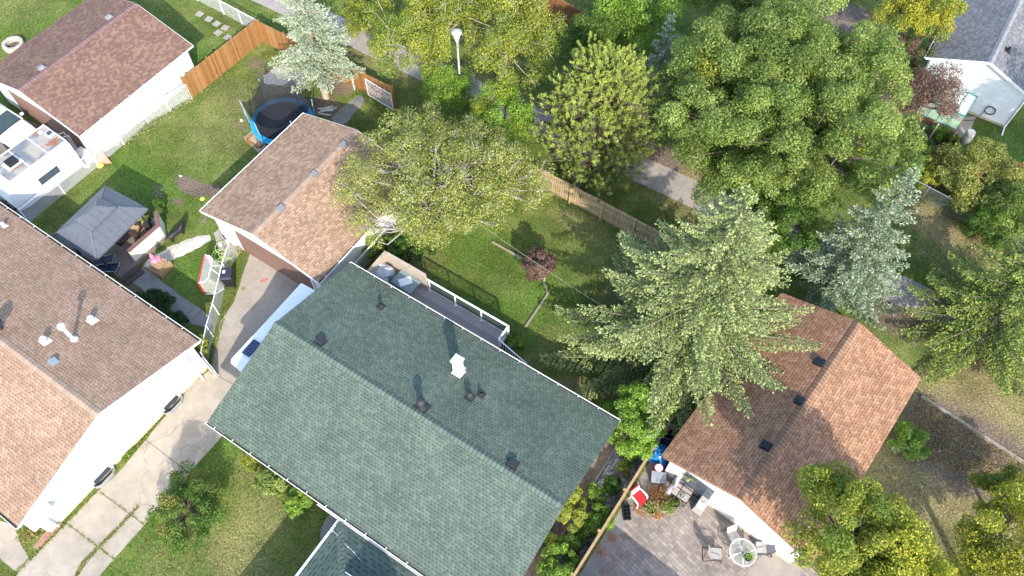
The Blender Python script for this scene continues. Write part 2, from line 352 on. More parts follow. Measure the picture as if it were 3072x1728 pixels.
for a in [(LUSH, 560, 200, 3, 2), (LUSH, 430, 520, 3, 1.2), (LUSH, 620, 800, 1.6, 2), (LUSH, 480, 560, 3, 2, .8), (LUSH, 1450, 760, 4, 1.6, .8), (LUSH, 1600, 900, 4, 2, .8), (LUSH, 1450, 940, 4, .8, .9),
          (LUSH, 3040, 480, 3, 3, .8), (LUSH, 2830, 1050, 1.2, 1, 1.), (LUSH, 2760, 880, 2, 1.2, .8), (LUSH, 60, 120, 3, 3, .5), (LUSH, 700, 1310, .9, .9), (LUSH, 450, 1640, 2, 1.5, .6), (LUSH, 2780, 820, 1.5, 1), (LUSH, 870, 1450, 1, 1), (LUSH, 620, 1400, 1.5, 2.2, .8), (LUSH, 480, 1640, 2.5, 2, .6)]: paint(*a)
me = bpy.data.meshes.new('ground')
ii, jj = np.meshgrid(np.arange(ny-1), np.arange(nx-1), indexing='ij'); a0 = (ii*nx+jj).ravel()
fcs = np.stack([a0, a0+1, a0+nx+1, a0+nx], 1)
hz_ = .02*np.sin(gx*.9)*np.cos(gy*.7)*0
me.vertices.add(nx*ny); me.vertices.foreach_set('co', np.stack([gx, gy, hz_], -1).ravel())
me.loops.add(len(fcs)*4); me.loops.foreach_set('vertex_index', fcs.ravel()); me.polygons.add(len(fcs))
me.polygons.foreach_set('loop_start', np.arange(len(fcs))*4); me.update(calc_edges=True)
ca = me.color_attributes.new('zone', 'FLOAT_COLOR', 'POINT')
ca.data.foreach_set('color', np.concatenate([zone, np.ones((ny, nx, 1))], -1).ravel())
me.materials.append(grass_mat()); go = bpy.data.objects.new('ground', me); COL.objects.link(go); tag(go, kind='structure')

# public path behind the fence
def strip(pts, wd, z=0.):
    l, r = [], []
    for i, p in enumerate(pts):
        d = (pts[min(i+1, len(pts)-1)]-pts[max(i-1, 0)]); n = Vector((-d.y, d.x, 0)).normalized()*wd/2
        l.append(p+n); r.append(p-n)
    return l+r[::-1]
pa = G(1080, 115); pb = G(2720, 880); dpa = (pb-pa).normalized()
LANE = strip([pa-dpa*40, pb+dpa*40], 2.0)
sheet('path', jag(LANE, .4, .03, 3), .004, conc_path)
for k in range(-20, 30):
    c = pa+dpa*(k*1.5); n = Vector((-dpa.y, dpa.x, 0))
    MB().bar((c-n*.98)+ZUP*.0055, (c+n*.98)+ZUP*.0055, .018, .002).build('path_joint', pm('dark joint', (.14, .12, .09), .95), go)
# driveway between the houses
drv = [G(298, 1728)-V*14, G(298, 1728), G(671, 1303), G(760, 1200)+U*.35, G(975, 870)+V*.2, G(757, 738), G(703, 905), G(663, 960), G(650, 1010), G(628, 1110), G(560, 1170), G(367, 1405), G(203, 1565), G(75, 1700)-V*1., G(75, 1700)-V*14]
sheet('driveway', jag(drv, .5, .03, 4, skip=(3, 4)), .008, conc_drive)
jm = pm('dark joint', (.14, .12, .09), .95)  # dark brown colour of the slab joints
def joint(a, b, wd=.03, z=.0125): MB().bar(a+ZUP*z, b+ZUP*z, wd, .003).build('driveway_joint', jm, bpy.data.objects['driveway'])
for (a, b) in [((632, 1118), (745, 1175)), ((438, 1320), (566, 1418)), ((300, 1476), (432, 1574)), ((206, 1575), (345, 1680))]: joint(G(*a), G(*b))
joint(G(415, 1520), G(300, 1640), .03); joint(G(300, 1640), G(230, 1728), .03)
# left neighbour's pavings
sheet('walkway', jag(QP((-60, 1545), (40, 1575), (60, 1630), (90, 1680), (115, 1700), (60, 1728), (-60, 1620)), .4, .02, 5), .006, conc_drive)
sheet('parking_pad', jag(QP((-260, 210), (52, 345), (245, 440), (255, 500), (50, 700), (-300, 640)), .5, .03, 6), .006, pm('worn asphalt', (.2, .175, .15), .95, 0, .35, 1.2))
sheet('garden_walk', jag(QP((393, 845), (428, 800), (470, 830), (530, 880), (600, 925), (640, 960), (622, 985), (560, 965), (470, 900)), .35, .04, 8), .006, conc_walk)
for a, b in [((447, 838), (468, 806)), ((505, 893), (532, 866)), ((560, 946), (590, 915)), ((577, 960), (604, 930))]:
    MB().bar(G(*a)+ZUP*.0075, G(*b)+ZUP*.0075, .03, .002).build('walk_joint', jm, bpy.data.objects['garden_walk'])
nb = NB('flagstones'); vo = nb.node('ShaderNodeTexVoronoi', feature='F1'); vo.inputs['Scale'].default_value = 3.2; nb.set(vo.inputs['Vector'], nb.geo())
ve = nb.node('ShaderNodeTexVoronoi', feature='DISTANCE_TO_EDGE'); ve.inputs['Scale'].default_value = 3.2; nb.set(ve.inputs['Vector'], nb.geo())
flagm = nb.mix(nb.ma('LESS_THAN', ve.outputs['Distance'], .06), nb.ramp(nb.sep(vo.outputs['Color'])[0], [(0, (.34, .33, .31)), (.5, (.5, .46, .4)), (1, (.62, .58, .52))]), (.42, .38, .3))
flagm = nb.mix(1, flagm, nb.ramp(nb.noise(nb.geo(), 20, 4, .8), [(.3, .8), (.7, 1.15)]), 'MULTIPLY'); nb.bump(ve.outputs['Distance'], .4, .02); flagm = nb.done(flagm, .9)
sheet('flagstone_path', jag(QP((448, 775), (520, 735), (590, 708), (630, 705), (634, 722), (600, 742), (520, 780), (470, 808), (430, 800)), .25, .07, 9), .009, flagm)
sheet('side_pad', jag(QP((640, 700), (668, 678), (735, 738), (700, 790), (665, 770)), .3, .03, 10), .005, conc_drive)
sheet('back_walk', jag(QP((992, 355), (1075, 282), (1098, 300), (1040, 368), (1010, 380)), .3, .05, 11), .006, conc_walk)
# between the green house and the patio
fA, fB = G(2023, 1243, 1.7), G(1721, 1728, 1.7); fA.z = fB.z = 0; fA = fA+(fA-fB).normalized()*2.2; fB = fB+(fB-fA).normalized()*9
pvm = pavers('brown side pavers', [(.14, .105, .085), (.19, .145, .115), (.24, .185, .15)], .3, .14, (.08, .06, .05), -UA-R(90))
e1 = G(1868, 1305)+V*.3; e2 = e1-V*16
sheet('side_paving', [e1, e2, e2-U*1.6, e1-U*1.6], .01, pvm)
o = MB().bar(e1+U*.04+ZUP*.05, e2+U*.04+ZUP*.05, .09, .1).build('paving_edging', conc_walk); tag(o, kind='structure')
nb = NB('grey gravel'); vo = nb.node('ShaderNodeTexVoronoi'); vo.inputs['Scale'].default_value = 13; nb.set(vo.inputs['Vector'], nb.geo())
c = nb.mix(nb.ramp(nb.noise(nb.geo(), 1.4, 5, .7), [(.45, 0.), (.62, .8)]), nb.ramp(nb.sep(vo.outputs['Color'])[0], [(0, (.1, .1, .1)), (.5, (.28, .28, .28)), (1, (.6, .6, .6))]), (.07, .06, .035))
nb.bump(vo.outputs['Distance'], .9, .03); gravel = nb.done(c, .9)
sheet('gravel_strip', [e1+U*.1, e2+U*.1, fB-U*.05, fA-U*.05], .005, gravel)
gsp = tag(sheet('white_gravel_patch', jag(QP((790, 225), (850, 190), (930, 215), (900, 262), (800, 255)), .3, .12, 21), .004, pm('pale gravel', (.42, .39, .34), .95, 0, .45, 9)), kind='structure')
# patio of the right-hand neighbour
pz = [fA+U*.12, fB+U*.12, fB+U*9, G(2420, 1728)+U*1.5, G(2420, 1690), G(2000, 1400), G(2040, 1290)]
stm = pavers('stamped patio', [(.225, .19, .165), (.29, .245, .21), (.35, .295, .245)], .3, .17, (.13, .12, .11), -UA+R(14))
sheet('patio', [p for p in pz], .006, stm)
sheet('patio_border', [fA+U*.12, fB+U*.12, fB+U*1.25, G(1880, 1560)+U*.0, G(1905, 1530), G(1960, 1400)], .01, conc_walk)
sheet('patio_apron', jag(QP((2240, 1728), (2290, 1660), (2330, 1640), (2400, 1690), (2400, 1728), (2330, 1800), (2200, 1800)), .4, .03, 23), .0105, conc_path)
# curved entry pad in front of the green house
cc = G(1035, 1600); sheet('entry_pad', [cc+Vector((1.15*math.cos(t), 1.25*math.sin(t), 0)) for t in np.linspace(0, 2*math.pi, 28)[:-1]], .007, conc_walk)
# ================================================================== BUILDINGS
def house(name, label, cat, O, rz, L, W, ze, zr, roof, wall, rake=True, oh=.45, base_h=.25, wall_name='wall', gutters=('s', 'n'), cap=None, trim=white, fascia_h=.16, th=.12):
    """eave rectangle [0,L]x[0,W] from O, ridge along local x at y=W/2"""
    t = thing(name, label, cat, (O[0], O[1], 0), rz)
    h = W/2; sl = (zr-ze)/h
    rf = MB()
    rf.slab([(0, 0, ze), (L, 0, ze), (L, h, zr), (0, h, zr)], th).slab([(0, h, zr), (L, h, zr), (L, W, ze), (0, W, ze)], th)
    roof_o = rf.build('roof', roof, t)
    wz = ze-th+sl*oh; zt = zr-th-.01
    wl = MB(); x0, x1, y0, y1 = oh, L-oh, oh, W-oh
    P = lambda x, y, z: (x, y, z)
    wl.quad(P(x0, y0, base_h), P(x1, y0, base_h), P(x1, y0, wz), P(x0, y0, wz)).quad(P(x1, y1, base_h), P(x0, y1, base_h), P(x0, y1, wz), P(x1, y1, wz))
    wl.add([P(x1, y0, base_h), P(x1, y1, base_h), P(x1, y1, wz), P(x1, h, zt), P(x1, y0, wz)], [(0, 1, 2, 3, 4)])
    wl.add([P(x0, y1, base_h), P(x0, y0, base_h), P(x0, y0, wz), P(x0, h, zt), P(x0, y1, wz)], [(0, 1, 2, 3, 4)])
    wl.build(wall_name, wall, t)
    MB().box((L/2, h, base_h/2-.05), (L-2*oh-.04, W-2*oh-.04, base_h+.1)).build('foundation', pm('foundation', (.55, .48, .36), .9, 0, .15), t)
    # rake boards and eave boards
    fb = MB()
    for x in ((-.012, L+.012) if rake else (.06, L-.06)):
        if not rake: fb.bar((x, .1, ze-th-fascia_h/2-.01), (x, h, zr-th-fascia_h/2-.01), .024, fascia_h).bar((x, h, zr-th-fascia_h/2-.01), (x, W-.1, ze-th-fascia_h/2-.01), .024, fascia_h); continue
        fb.bar((x, -.02, ze-fascia_h/2-.01), (x, h, zr-fascia_h/2-.01), .024, fascia_h).bar((x, h, zr-fascia_h/2-.01), (x, W+.02, ze-fascia_h/2-.01), .024, fascia_h)
    fb.box((L/2, .02, ze-th-.05), (L-.1, .02, .1)).box((L/2, W-.02, ze-th-.05), (L-.1, .02, .1))
    fb.build('fascia', trim, t)
    sf = MB()
    sf.slab([(0.02, .0, ze-th-.012), (L-.02, .0, ze-th-.012), (L-.02, oh, wz-.012), (.02, oh, wz-.012)], .015).slab([(.02, W-oh, wz-.012), (L-.02, W-oh, wz-.012), (L-.02, W, ze-th-.012), (.02, W, ze-th-.012)], .015)
    sf.build('soffit', trim, t)
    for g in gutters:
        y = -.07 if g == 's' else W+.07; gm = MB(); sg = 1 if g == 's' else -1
        gm.box((L/2, y-sg*.05, ze-.06), (L+.02, .018, .1)); MB().box((L/2, y, ze-.085), (L, .085, .02)).build('gutter_bed', pm('gutter inner shade', (.1, .085, .07), .9, 0, .5, 4), t)  # dark brown bed paints in the shadow inside the gutter
        for x in (-.005, L+.005): gm.box((x, y, ze-.06), (.012, .11, .1))
        k = int(L/1.1)
        for i in range(k): gm.box((.5+i*1.1, y, ze-.014), (.03, .12, .012))
        gm.build('gutter', trim, t)
    if cap:
        cm = MB(); st = .2; n = int(L/st); cw = cap[0]; arc = cap[1]
        for i in range(n):
            x0c = i*st; x1c = x0c+st+.05; zl = .016; za = .008
            row = []
            for (y, dz) in ((-cw, -sl*cw), (-cw*.5, -sl*cw*.5+arc*.6), (0, arc), (cw*.5, -sl*cw*.5+arc*.6), (cw, -sl*cw)):
                row.append((y, dz))
            va = [(x0c, h+y, zr+dz+za+zl) for y, dz in row]; vb = [(min(x1c, L), h+y, zr+dz+za) for y, dz in row]; vc = [(x0c, h+y, zr+dz+za-.004) for y, dz in row]
            cm.add(va+vb+vc, [(j, j+5, j+6, j+1) for j in range(4)]+[(j+10, j, j+1, j+11) for j in range(4)])
        cm.build('ridge_cap', cap[2], roof_o)
    S = dict(t=t, roof=roof_o, L=L, W=W, ze=ze, zr=zr, h=h, sl=sl, fr=frame((O[0], O[1], 0), rz))
    S['roofz'] = lambda y: ze+sl*(y if y < h else W-y)
    return S
def on_roof(S, q):
    """local point of the roof surface seen at photo pixel q"""
    lo = None
    for k in range(12):
        z = S['ze'] if lo is None else S['roofz'](lo.y)
        lo = S['fr'](G(q[0], q[1], z))
    return Vector((lo.x, lo.y, S['roofz'](lo.y)))
def rmat(S, y):
    a = math.atan(S['sl'])*(1 if y < S['h'] else -1)
    return Matrix.Rotation(a, 3, 'X')
def box_vent(S, q, mat, s=.36, name='roof_vent', hh=.13):
    p = on_roof(S, q); m = rmat(S, p.y); n = m @ Vector((0, 0, 1))
    b = MB().box(p+n*.02, (s*1.35, s*1.35, .02), m=m).box(p+n*(hh*.5), (s*.8, s*.8, hh), m=m)
    b.box(p+n*(hh), (s, s*1.02, .05), m=m)
    return b.build(name, mat, S['roof'], bevel=.012)
def pipe_vent(S, q, mat, r=.09, h=.4, cap='open', name='vent_pipe', rcap=None):
    p = on_roof(S, q); m = rmat(S, p.y); b = MB().box(p+(m @ Vector((0, 0, 1)))*.015, (r*4.2, r*4.6, .02), m=m)
    b.lathe([(r*1.7, 0), (r*1.15, .14)], p-ZUP*.03, 20)
    b.tube(p, p+ZUP*h, r, 18, cap=False); 
    if cap == 'open': b.lathe([(r, h-.002), (r*.75, h-.002), (r*.72, h-.15), (.001, h-.15)], p, 18, cap=False)
    else:
        rc = rcap or r*1.55; b.lathe([(rc*.9, h-.08), (rc, h-.06), (rc, h+.07), (rc*.9, h+.1), (rc*.45, h+.15), (.001, h+.16)], p, 24)
    o = b.build(name, mat, S['roof'], smooth=False); return o
# ---- the green roofed house in the middle
zG = 3.0; wW, wN, wE = G(622, 1264, zG), G(1043.5, 787, zG), G(1848.5, 1270, zG)
Lg = (wE-wN).length; Wg = (wN-wW).length; ang = (math.atan2((wE-wN).y, (wE-wN).x)+math.atan2((wN-wW).y, (wN-wW).x)-math.pi/2)/2
gm_ = pm('charcoal vent metal', (.04, .042, .045), .55, .1, .15)
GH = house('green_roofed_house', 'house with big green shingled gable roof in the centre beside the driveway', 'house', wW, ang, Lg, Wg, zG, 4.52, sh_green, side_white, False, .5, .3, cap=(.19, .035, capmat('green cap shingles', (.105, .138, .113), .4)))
for q in ((962, 1026), (1537, 1393)): box_vent(GH, q, gm_, .37, hh=.15)
pipe_vent(GH, (1143, 920), gm_, .085, .32); pipe_vent(GH, (1444, 1183), gm_, .085, .25)
pipe_vent(GH, (1266, 1222), gm_, .15, .62, 'cap', 'exhaust_vent', .2); pipe_vent(GH, (1410, 1192), gm_, .1, .3, 'cap', 'exhaust_vent', .15)
p = on_roof(GH, (1376, 1117))
ch = MB().box(p+ZUP*.55, (.36, .36, 1.3)).box(p+ZUP*.05-Vector((0, 0, .02)), (.5, .5, .06), m=rmat(GH, p.y)); cho = ch.build('chimney', side_white, GH['roof'])
MB().box(p+ZUP*1.17, (.42, .42, .06)).box(p+ZUP*1.26, (.3, .3, .12)).add([p+Vector((sx*.25, sy*.25, 1.32)) for sx, sy in ((-1, -1), (1, -1), (1, 1), (-1, 1))]+[p+Vector((0, 0, 1.42))], [(0, 1, 4), (1, 2, 4), (2, 3, 4), (3, 0, 4), (3, 2, 1, 0)]).build('chimney_cap', white, GH['roof'])
pipe_vent(GH, (1391, 1106), white, .04, .18)
# windows and doors of the long walls (seen only from the side)
def wall_window(S, x, y, w_, z0, z1, ny_, name='window'):
    f = MB()
    for (xx, zz, sx, sz) in ((x, z0, w_+.12, .08), (x, z1, w_+.12, .08), (x-w_/2, (z0+z1)/2, .07, z1-z0-.08), (x+w_/2, (z0+z1)/2, .07, z1-z0-.08), (x, (z0+z1)/2, .05, z1-z0-.08)):
        f.box((xx, y+ny_*.03, zz), (sx, .06, sz))
    o = f.build(name, white, S['t']); MB().box((x, y+ny_*.012, (z0+z1)/2), (w_-.06, .02, z1-z0-.06)).build('pane', pm('window glass', (.05, .07, .09), .08, 0, .1, spec=.8), o)
for x in (3, 7.5, 12): wall_window(GH, x, Wg-.5, 1.5, 1.3, 2.3, 1); wall_window(GH, x, .5, 1.8, 1.1, 2.3, -1)
# porch wing at the front with its own hip roof
zp = 2.75; c0 = GH['fr'](G(1017, 1562, zp)); c0.x += .02
pw = MB(); Lp = 9.0; Wp = 7.5; y1 = c0.y; x0 = c0.x; zz = zp+1.25; d = 3.0
a, b, c, e = (x0, y1, zp), (x0+Lp, y1, zp), (x0+Lp, y1-Wp, zp), (x0, y1-Wp, zp)
r0, r1 = (x0+d, y1-d, zz), (x0+Lp-d, y1-d, zz)
r0b, r1b = (x0+d, y1-Wp, zz), (x0+Lp-d, y1-Wp, zz)
pw.add([a, b, r1, r0], [(3, 2, 1, 0)]).add([a, r0, r0b, e], [(3, 2, 1, 0)][0:1]).add([b, c, r1b, r1], [(3, 2, 1, 0)]).add([r0, r1, r1b, r0b], [(3, 2, 1, 0)])
po = pw.build('porch_roof', shingle('green porch shingles', [(.075, .108, .085), (.087, .12, .096), (.1, .133, .107)], w_=.42, h_=.2, dark=.5), GH['t'])
pg = MB()
for (p, q) in (((x0-.05, y1+.0, zp-.05), (x0-.05, y1-Wp, zp-.05)), ((x0-1.3, y1+.07, zp-.05), (x0+Lp, y1+.07, zp-.05))):
    p = Vector(p); q = Vector(q); dd = (q-p).normalized(); nn = Vector((-dd.y, dd.x, 0))
    for s_ in (-.045, .045): pg.bar(p+nn*s_, q+nn*s_, .014, .11)
    pg.bar(p-ZUP*.05, q-ZUP*.05, .1, .01)
    for i in range(int((q-p).length/.9)): pg.bar(p+dd*(.4+i*.9)-nn*.06+ZUP*.045, p+dd*(.4+i*.9)+nn*.06+ZUP*.045, .03, .01)
pg.build('porch_gutter', white, GH['t'])
MB().box((x0+Lp/2, y1-Wp/2-.2, (zp-.1)/2), (Lp-.7, Wp-.6, zp-.1)).build('porch_wall', side_white, GH['t'])
MB().box((x0+Lp/2, y1+.28, zp-.12), (Lp, .42, .02)).build('porch_soffit', white, GH['t'])
hc = MB(); pA = Vector(a); pB = Vector(r0); dn = (pB-pA); n = int(dn.length/.2); dn.normalize(); sd = Vector((dn.y, -dn.x, 0)).normalized()
for i in range(n):
    c = pA+dn*(.1+i*.2); m = Matrix((sd, dn, sd.cross(dn))).transposed()
    hc.add([c-sd*.16-ZUP*.02, c+ZUP*.045, c+sd*.16-ZUP*.02, c+dn*.22-sd*.16-ZUP*.03, c+dn*.22+ZUP*.02, c+dn*.22+sd*.16-ZUP*.03], [(0, 1, 4, 3), (1, 2, 5, 4)])
hc.build('hip_cap', bpy.data.materials['green cap shingles'], po)
lt = [Vector((x0+.05+.35*i, y1-.5-.06*i+.02*math.sin(i*2), zp+.15+.035*i-.02*abs(i-3)+.05)) for i in range(7)]
lw = MB().path(lt, .008, 5); 
for p in lt: lw.blob(p-ZUP*.03, (.03, .03, .04), 6, 4, 0)
lw.build('string_light', pm('string light white', (.75, .75, .7), .3), po)
# front gable of the porch wing (mostly below the frame): its dark side throws the wedge of shade
gq = GH['fr'](G(1035, 1716, zp+.9)); gx0, gy0 = gq.x, gq.y
gb = MB().add([(gx0, gy0, zp+.75), (gx0+1.9, gy0+.0, zp+1.75), (gx0+3.8, gy0, zp+.75), (gx0, gy0-3.5, zp+.75), (gx0+1.9, gy0-3.5, zp+1.75), (gx0+3.8, gy0-3.5, zp+.75)], [(0, 1, 4, 3), (1, 2, 5, 4), (0, 2, 1)])
gb.build('dormer_roof', sh_green, po); MB().bar((gx0, gy0+.012, zp+.7), (gx0+1.9, gy0+.012, zp+1.7), .03, .14).bar((gx0+1.9, gy0+.012, zp+1.7), (gx0+3.8, gy0+.012, zp+.7), .03, .14).build('dormer_trim', white, po)
# lean-to awning over the side door
za = 2.45; aw = [GH['fr'](G(x, y, za)) for x, y in ((704, 1078), (722, 1110), (945, 862), (897, 845))]
ax = min(aw[0].x, aw[3].x)-.02; ay0, ay1 = aw[0].y-.25, aw[3].y
ax = (aw[0].x+aw[3].x)/2; a1x = .52
awp = [(ax+.12, ay0, za), (a1x, ay0-.25, za+.28), (a1x, ay1, za+.28), (ax, ay1, za), (ax, ay0+.2, za)]
awm = pm('pale roof panel', (.8, .82, .83), .35, 0, .03)
awo = MB().slab(awp[::-1] if False else awp, .05).build('side_awning', awm, GH['t'])
sp = [GH['fr'](G(x, y, za+.12)) for x, y in ((733, 1063), (765, 1019))]
spm = NB('solar cells'); oo = spm.sep(spm.co('UV')); gl = spm.ma('MAXIMUM', spm.ma('LESS_THAN', spm.ma('FRACT', spm.ma('DIVIDE', oo[0], .16)), .08), spm.ma('LESS_THAN', spm.ma('FRACT', spm.ma('DIVIDE', oo[1], .16)), .08))
spm = spm.done(spm.mix(gl, (.012, .02, .07), (.1, .14, .22)), .25, 0, .6)
kz = lambda x: za+.28*(x-ax)/(a1x-ax)+.03
x_a, x_b = ax+.22, ax+.75
MB().slab([(x_a, sp[0].y, kz(x_a)+.03), (x_b, sp[0].y, kz(x_b)+.03), (x_b, sp[1].y, kz(x_b)+.03), (x_a, sp[1].y, kz(x_a)+.03)], .03).build('solar_panel', spm, awo)
for yy in (ay0+.3, (ay0+ay1)/2, ay1-.2): MB().bar((ax+.1, yy, za-.05), (.5, yy, za-.75), .05, .05).build('bracket', white, awo)
MB().box((ax+.1, GH['fr'](G(763, 1010, za)).y, za-.16), (.1, .22, .2)).build('wall_lamp', black_pl, awo)
print('GH', Lg, Wg, math.degrees(ang), 'awning', ax, ay0, ay1)
# ---- brown roofed house at the left
zL = 2.9; lE, lS, lN = G(592, 1020, zL), G(54, 1580, zL), G(45, 635, zL)
Wl = (lE-lS).length; angl = (math.atan2((lE-lN).y, (lE-lN).x)+math.atan2((lE-lS).y, (lE-lS).x)-math.pi/2)/2
ul = Vector((math.cos(angl), math.sin(angl), 0))
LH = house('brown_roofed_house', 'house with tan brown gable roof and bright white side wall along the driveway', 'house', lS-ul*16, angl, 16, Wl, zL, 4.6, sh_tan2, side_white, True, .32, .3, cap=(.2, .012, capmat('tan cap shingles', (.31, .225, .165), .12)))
# pipe and vents
wv = pm('dusty white metal', (.7, .66, .66), .5, 0, .12)
def capvent(S, q, r=.11, h=.22):
    p = on_roof(S, q); MB().lathe([(r*.8, -.05), (r*.8, h), (r*1.35, h), (r*1.35, h+.1), (.7*r, h+.16), (.001, h+.17)], p, 20).box(p, (r*4, r*4, .015), m=rmat(S, p.y)).build('roof_vent', wv, S['roof'])
capvent(LH, (278, 962)); capvent(LH, (137, 1024)); capvent(LH, (14, 678), .07, .15)
box_vent(LH, (161, 1087), grey_metal, .3)
p = on_roof(LH, (222, 1018)); MB().tube(p, p+ZUP*1.25, .085, 16).lathe([(.16, 1.2), (.18, 1.25), (.16, 1.36), (.05, 1.42), (.001, 1.43)], p, 20).lathe([(.2, 0), (.1, .12)], p, 18).build('chimney_pipe', wv, LH['roof'])
p = on_roof(LH, (2, 985)); MB().tube(p, p+ZUP*.35, .13, 16).lathe([(.13, .3), (.26, .38), (.3, .5), (.22, .64), (.001, .7)], p, 20).build('turbine_vent', gm_, LH['roof'])
# window wells, downpipe, curved door canopy at the gable wall
xw = LH['L']-.32
def well(qa, qb):
    a = LH['fr'](G(*qa)); b = LH['fr'](G(*qb)); y0, y1 = sorted((a.y, b.y)); ym = (y0+y1)/2; l = (y1-y0)/2
    pts = [(xw+.02, y0), (xw+.16, y0+.02), (xw+.3, y0+.25), (xw+.3, y1-.25), (xw+.16, y1-.02), (xw+.02, y1)]
    m = MB()
    for i in range(5): m.bar((*pts[i], .13), (*pts[i+1], .13), .03, .26)
    o = m.build('window_well', grey_metal, LH['t'])
    MB().prism([(p[0], p[1]) for p in pts], .012, .03).build('well_floor', pm('leaf litter', (.2, .16, .13), .95, 0, .5, 14), o)
    MB().box((xw+.01, ym, .32), (.03, 2*l-.3, .36)).build('pane', bpy.data.materials['window glass'], o)
well((491, 1241), (546, 1190)); well((284, 1462), (347, 1405))
yd = LH['fr'](G(602, 1128)).y; MB().tube((xw+.06, yd, .1), (xw+.06, yd, 2.7), .04, 8).bar((xw+.06, yd, .12), (xw+.35, yd-.1, .06), .07, .05).build('downpipe', white, LH['t'])
yc = LH['fr'](G(170, 1560, 1.9)).y; cn = MB(); 
y_a = LH['fr'](G(218, 1545)).y
cpr = [(xw+.02, 2.05), (xw-.1, 2.0)]
ca_ = LH['fr'](G(120, 1512, 2.3)); cb_ = LH['fr'](G(205, 1545, .9))
crv = []
for i in range(9):
    t = i/8*math.pi/2; crv.append((LH['L']-.9+.62*math.sin(t)+.35, 1.75+.5*math.cos(t)))
for i in range(8):
    (xa, z_a), (xb, z_b) = crv[i], crv[i+1]
    cn.slab([(xa, y_a-1.3, z_a), (xb, y_a-1.3, z_b), (xb, y_a-.1, z_b), (xa, y_a-.1, z_a)], .03)
cn.build('door_canopy', white, LH['t'])
MB().box((xw-.1, y_a-.7, 1.0), (.5, .06, 1.7)).build('side_screen', side_white, LH['t'])
# ---- garage in the middle (tan roof)
zg = 2.65; gS, gW, gN = G(954, 847, zg), G(604.6, 632, zg), G(912.7, 337.5, zg)
Wc = (gS-gW).length; Lc = (gN-gW).length; ac = (math.atan2((gN-gW).y, (gN-gW).x)+math.atan2((gS-gW).y, (gS-gW).x)+math.pi/2)/2
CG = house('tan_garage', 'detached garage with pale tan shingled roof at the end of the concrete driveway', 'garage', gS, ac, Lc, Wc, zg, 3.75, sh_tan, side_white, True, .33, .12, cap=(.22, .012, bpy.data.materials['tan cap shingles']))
for q in ((1031, 434), (942, 523), (844, 625)): box_vent(CG, q, pm('pale vent', (.2, .2, .21), .5, .1, .1), .3)
def garage_door(S, y0, y1, ztop, col):
    m = MB().box((.33-.02, (y0+y1)/2, ztop/2), (.05, y1-y0, ztop)); o = m.build('garage_door', col, S['t'])
    f = MB()
    for y in (y0-.06, y1+.06): f.box((.29, y, ztop/2), (.06, .12, ztop))
    f.box((.29, (y0+y1)/2, ztop+.07), (.06, y1-y0+.24, .14)); f.build('door_frame', white, o); return o
doorm = planks('brown door', [(.2, .12, .095), (.22, .135, .105)], .5, .4, 1, .05, .6)
garage_door(CG, 1.0, Wc-1.9, 2.15, doorm)
MB().box((.3, Wc-.95, 1.02), (.05, .85, 2.04)).build('side_door', white, CG['t'])
# ---- garage upper left
zl = 2.6; hS, hE = G(234.5, 406, zl), G(575, 133.6, zl); Ll = (hE-hS).length; al = math.atan2((hE-hS).y, (hE-hS).x)
zrl = 3.75; fr_ = frame(hS, al); hw = (fr_(G(52, 274, zrl)).y+fr_(G(413, 4, zrl)).y)/2
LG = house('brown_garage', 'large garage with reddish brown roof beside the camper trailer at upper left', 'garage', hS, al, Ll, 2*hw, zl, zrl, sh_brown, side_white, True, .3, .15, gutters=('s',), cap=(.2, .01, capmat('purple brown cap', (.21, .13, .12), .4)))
for q in ((126, 206), (328, 54)): box_vent(LG, q, pm('dull vent', (.3, .28, .28), .5, .1, .1), .33)
garage_door(LG, .9, 2*hw-1.6, 2.2, doorm)
print('CG', Lc, Wc, math.degrees(ac), 'LG', Ll, 2*hw, math.degrees(al), fr_(G(52, 274, zrl)), fr_(G(413, 4, zrl)))
# ---- right-hand house / garage (red brown roof)
zr_ = 2.75; rA, rB, rD, rC = G(1992, 1371, zr_), G(2337, 874, zr_), G(2785, 1133, zr_), G(2415, 1690, zr_)
ar = math.atan2((rB-rA).y, (rB-rA).x); print('RH', math.degrees(ar), (rB-rA).length, (rC-rA).length, (rD-rB).length, math.degrees(math.atan2((rD-rC).y, (rD-rC).x)), math.degrees(math.atan2((rC-rA).y, (rC-rA).x)), math.degrees(math.atan2((rD-rB).y, (rD-rB).x)))
ar = (ar+math.atan2((rC-rA).y, (rC-rA).x)+math.pi/2)/2
Wr = ((rC-rA).length+(rD-rB).length)/2; Lr = (rB-rA).length
vr_ = Vector((math.cos(ar), math.sin(ar), 0)); ur_ = Vector((vr_.y, -vr_.x, 0)); mid = (rA+rB)/2
O = mid-vr_*Lr/2+ur_*Wr
RH = house('red_roofed_house', 'low house with reddish brown gable roof on the right under the big spruce', 'house', O, ar, Lr, Wr, zr_, 4.05, sh_red, side_white, False, .4, .25, gutters=(), trim=pm('brown edge metal', (.25, .14, .09), .6), cap=(.2, .022, capmat('red cap shingles', (.25, .15, .095), .45)))
bv = pm('navy vent', (.018, .025, .032), .5, .1, .15)
for q in ((2457, 1087), (2401, 1204), (2298, 1338)): box_vent(RH, q, bv, .36)
yy = RH['fr'](G(2230, 1590, .5)).y
MB().box((.37, RH['fr'](G(2085, 1470, 1.)).y, 1.0), (.04, 1.5, 2.0)).build('patio_door', pm('window glass', (.05, .07, .09), .08), RH['t'])
